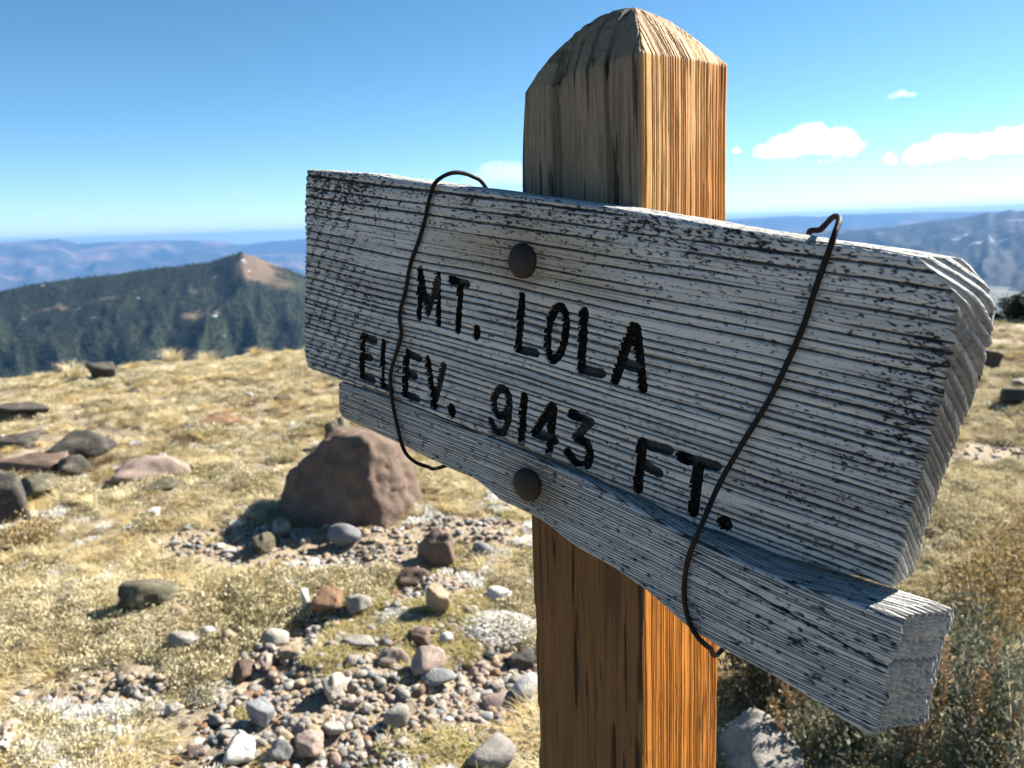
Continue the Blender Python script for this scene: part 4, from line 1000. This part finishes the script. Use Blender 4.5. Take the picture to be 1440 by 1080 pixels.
# post
def zat(xy, py):
    lo, hi = 0., 3.
    for _ in range(50):
        m = (lo+hi)/2; p = np.array([xy[0], xy[1], m])-CAM
        y = 540-FPX*(p @ UP)/(p @ FW)
        if y > py: lo = m
        else: hi = m
    return lo
cor = [C_near, C_right, C_far, C_left]; zs = [zat(C_near, 72), zat(C_right, 92), zat(C_far, 120), zat(C_left, 132)]
z_apex = zat((C_near+C_far)/2, 27)
ns = (300, 24, 24, 260); rc = .006
per = []; cid = []; side = []
for k in range(4):
    a, b = np.array(cor[k]), np.array(cor[(k+1) % 4]); L_ = np.linalg.norm(b-a)
    for i in range(ns[k]):
        f = i/ns[k]; per.append(a+(b-a)*f); cid.append((k, f)); side.append(k)
per = np.array(per); nl = len(per); cen = per.mean(0)
# round the corners by smoothing
W_ = np.array([.25, .5, .25]); pr = per.copy()
sidev = np.array(side); fv = np.array([c[1] for c in cid]); Ls = np.array([np.linalg.norm(np.array(cor[(k+1) % 4])-np.array(cor[k])) for k in range(4)])[sidev]
dc = np.minimum(fv, 1-fv)*Ls
inward = cen-per; inward /= np.linalg.norm(inward, axis=1)[:, None]
pr = per + inward*(np.clip(rc-dc, 0, rc)**2/rc*.55)[:, None]
kn = np.array([(np.array(cor[(k+1) % 4])-np.array(cor[k])) for k in range(4)]); kn = np.stack([kn[:, 1], -kn[:, 0]], 1); kn /= np.linalg.norm(kn, axis=1)[:, None]
kn = np.array([n_ if n_ @ ((np.array(cor[k])+np.array(cor[(k+1) % 4]))/2-cen) > 0 else -n_ for k, n_ in enumerate(kn)])
nrm2 = kn[sidev]
zsh = np.array([zs[k]*(1-f)+zs[(k+1) % 4]*f for k, f in cid])
zlow = sign.location.z-.25
zrow = np.concatenate([np.linspace(zlow, .85, 12, endpoint=False), np.linspace(.85, 1.30, 190, endpoint=False)])
tt = np.linspace(0, 1, 170)
sm = fv*Ls
FD0 = (np.array(C_right)-np.array(C_near)); FD0 = FD0/np.linalg.norm(FD0); FD3 = (np.array(C_near)-np.array(C_left)); FD3 = FD3/np.linalg.norm(FD3)
def plan_s(xy): return np.where(sidev == 0, (xy-C_near) @ FD0, np.where(sidev == 3, (xy-C_left) @ FD3, sm))
def post_grain(sd, s, z, topness):
    right = (sd == 0); left = (sd == 3)
    # right face: fine regular rings seen edge-on; left face: flat-sawn, ragged
    sw = s + .0050*(fbm(z*2.2+2, s*14, 201, 3)-.5)
    ph = sw/.0034 + 5.0*(fbm(s*55, 0*s, 202, 2)-.5); rid = np.floor(ph+.5); ph = ph+.4*(vn(rid, 0*rid, 212)-.5); x = np.abs(ph-np.floor(ph+.5))
    al = fbm(z*14, rid*2.9, 203, 3); gr = (1-sstep(.05, .36, x))*(.15+.95*al)*sstep(.2, .5, vn(rid, 0*rid, 204)+.3*al)
    sl = s + .006*(fbm(z*4, s*12, 205, 3)-.5)
    fl = fbm(sl*220, z*5, 206, 4); cr = sstep(.66, .74, fbm(sl*130, z*7, 207, 3)); 
    hR = -.0011*gr - .0003*(fbm(s*1500, z*30, 208, 2)-.5) + .0012*(vn(rid, z*2, 213)-.5)*.5
    hL = .0030*(fl-.5) - .0030*cr + .0035*(fbm(sl*40, z*3, 209, 3)-.5)
    h = np.where(right, hR, hL)
    ring = np.where(right, np.clip(gr*.62+.34*sstep(.48, .78, fbm(s*160+.004*z, z*5, 210, 4)), 0, 1), np.clip(1.2*(fl-.35), 0, 1)*.8)
    dark = np.where(right, .10*gr, np.clip(.85*cr+.9*sstep(.58, .70, 1-fl)*.6, 0, 1))
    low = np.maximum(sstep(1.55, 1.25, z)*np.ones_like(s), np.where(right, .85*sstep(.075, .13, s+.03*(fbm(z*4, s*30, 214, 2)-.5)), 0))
    grey = np.where(right, 0, .12*sstep(1.20, 1.45, z+.08*(fbm(s*50, z*6, 211, 2)-.5))+.86)  # off the right face: weathered tone that also carries painted shade
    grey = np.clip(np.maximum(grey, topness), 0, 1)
    return h, ring, dark, low, grey
rows = []; AT = {k: [] for k in ('ring', 'dark', 'low', 'grey')}
def add(xy, z, sd, topn, amp=1.0, fade=0.):
    h, ring, dark, low, grey = post_grain(sd, plan_s(xy), z, topn)
    dark = np.where(sd == 0, dark, dark*(1-fade)+.5*fade*sstep(.62, .72, fbm(xy[:, 0]*70+xy[:, 1]*50, z*120, 222, 3)))
    h = h + .0035*(fbm(z*9+sm*4, sidev*7.+0*z, 230, 3)-.5) - .004*sstep(.66, .8, fbm(z*14, sidev*3.+0*z, 231, 2))*np.exp(-dc/.006)
    q = xy + nrm2*(h*amp)[:, None]
    rows.append(np.concatenate([q, z[:, None]], 1))
    for k, a in zip(('ring', 'dark', 'low', 'grey'), (ring, dark, low, grey)): AT[k].append(a*np.ones(nl))
for z in zrow: add(pr, np.full(nl, z), sidev, np.zeros(nl))
NB = 150
wl_ = sstep(.075, .0, np.array([np.linalg.norm(p-C_left) for p in per]))
pr_cap = pr + inward*(wl_*.006)[:, None]
for i in range(NB):
    z = 1.30+(zsh-1.30)*(i/NB); lean = 0
    f_ = max(0, i/NB-.72)/.28
    add(pr + inward*(wl_*.006*f_*f_)[:, None], z, sidev, np.zeros(nl))
NCAP = 60
leftish = np.where(sidev == 3, fv*0+1, 0)
wl = np.array([np.linalg.norm(p-C_left) for p in per]); wl = sstep(.15, .0, wl)
for i in range(NCAP):
    t = i/(NCAP-1)
    sh = t; prof = (1-(1-t)**1.45)*(1-wl) + (1-(1-t)**2.1)*wl
    target = cen + (pr_cap-cen)*.004
    xy = pr_cap + (target-pr_cap)*sh
    z = zsh + (z_apex-zsh)*prof + .004*(fbm(pr[:, 0]*60+t*3, pr[:, 1]*60, 220, 3)-.5)*math.sin(t*3.14) 
    ridges = np.where(sidev == 0, 1, .6)
    h, *_ = post_grain(sidev, plan_s(xy), zsh, np.zeros(nl)); z = z + h*np.where(sidev == 0, 1.1, .35)*(1-t**3)
    # cuts across the cap on the left side
    ck = sstep(.70, .78, fbm(sm*70, 0*sm+.3*t, 221, 2))*(sidev == 3)
    z = z - .003*ck
    add(xy, z, sidev, np.where(sidev == 0, .30+.25*t, .9), 1-.8*t, min(1, t*5))
V = np.concatenate(rows); nr = len(rows); F = grid_faces(nr, nl, True)
# close the top
V = np.vstack([V, [[cen[0], cen[1], z_apex]]]); 
attrs = {k: np.append(np.concatenate(a), .4) for k, a in AT.items()}
i0 = (nr-1)*nl+np.arange(nl); i1 = (nr-1)*nl+(np.arange(nl)+1) % nl
F = np.vstack([F, np.stack([i0, i1, i1*0+len(V)-1, i1*0+len(V)-1], -1)[:0]])
quad = V[F[100*nl+100]]; nn_ = np.cross(quad[1]-quad[0], quad[2]-quad[0])
if nn_[:2] @ kn[0] < 0: F = F[:, ::-1]
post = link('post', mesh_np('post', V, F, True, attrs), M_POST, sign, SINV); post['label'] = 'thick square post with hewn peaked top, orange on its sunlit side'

# ------------------------------------------------------------------ clouds
def mat_cloud(name, dens):
    t = NT(name); t.n.remove(t.b)
    pv = t.new('ShaderNodeVolumePrincipled'); pv.inputs['Color'].default_value = (1, 1, 1, 1); pv.inputs['Density'].default_value = dens; pv.inputs['Anisotropy'].default_value = .6
    t.l(pv.outputs[0], t.n['Material Output'].inputs['Volume']); return t.m
def cloud(label, px, py, wpx, hpx, D, seed, nb, dens, flat=1.0):
    r = np.random.default_rng(seed); d = ray(px, py); d = d/math.hypot(d[0], d[1]); c = CAM + d*D
    a = math.atan2(d[0], d[1]); sx = wpx*D/FPX/2; sz = hpx*D/FPX/2
    bm = bmesh.new()
    for i in range(nb):
        t = (i+.5)/nb*2-1; q = (1-t*t)**.5*.55+.22
        rad = sz*q*r.uniform(.75, 1.15)
        x = t*(sx-rad*.6)+r.normal(0, .05)*sx; z = -sz+rad*.9+r.uniform(0, .7)*sz*q*(1-abs(t)); y = r.normal(0, .5)*sz
        m = Matrix.Translation((x*math.cos(a)+y*math.sin(a), -x*math.sin(a)+y*math.cos(a), z)) @ Matrix.Diagonal((rad*1.35*flat, rad*1.35*flat, rad, 1))
        bmesh.ops.create_icosphere(bm, subdivisions=3, radius=1, matrix=m)
    me = bpy.data.meshes.new('cloud'); bm.to_mesh(me); bm.free()
    o = link('cloud', me, mat_cloud('cloud_vapour', dens)); o.location = c
    rm = o.modifiers.new('merge', 'REMESH'); rm.mode = 'VOXEL'; rm.voxel_size = sz/7
    tx = bpy.data.textures.new('puff', 'CLOUDS'); tx.noise_scale = sz*.45; tx.noise_depth = 3
    dm = o.modifiers.new('puffs', 'DISPLACE'); dm.texture = tx; dm.strength = sz*.75; dm.mid_level = .5; dm.texture_coords = 'LOCAL'
    tag(o, label, 'cloud', 'small fair weather clouds'); return o
cloud('white puffy cloud right of the post', 1135, 196, 138, 46, 9000, 1, 11, .0026)
cloud('long white cloud cut by the right frame edge', 1390, 200, 220, 40, 9500, 2, 15, .0026)
cloud('soft white cloud between the wire loop and the post', 702, 240, 90, 40, 10000, 3, 9, .0014)
cloud('tiny white wisp above the long cloud', 1268, 132, 32, 10, 9000, 4, 5, .003)
cloud('tiny white scrap under the puffy cloud', 1166, 225, 30, 8, 9000, 5, 4, .008)
cloud('small white scrap between the post and the puffy cloud', 1035, 211, 14, 10, 9000, 6, 3, .008)
cloud('thin grey streak cloud low at the far left', 60, 314, 110, 9, 26000, 7, 9, .0016)
cloud('thin grey streak cloud right of the low far left one', 165, 311, 80, 6, 26000, 8, 8, .0016)
cloud('faint grey scrap of cloud above the hill peak', 345, 268, 44, 8, 20000, 9, 6, .0014)

# ------------------------------------------------------------------ haze
hb = bmesh.new(); bmesh.ops.create_cube(hb, size=1)
hm = bpy.data.meshes.new('haze'); hb.to_mesh(hm); hb.free()
ht = NT('haze_air'); ht.n.remove(ht.b)
pv = ht.new('ShaderNodeVolumePrincipled'); pv.inputs['Color'].default_value = (.12, .30, .62, 1); pv.inputs['Density'].default_value = 4.4e-5; pv.inputs['Anisotropy'].default_value = .1
ht.l(pv.outputs[0], ht.n['Material Output'].inputs['Volume'])
haze = link('haze', hm, ht.m); haze.scale = (76000, 76000, 2000); haze.location = (0, 0, 195-1000)
tag(haze, 'pale blue mountain air between the summit and the ranges', 'haze', kind='stuff')
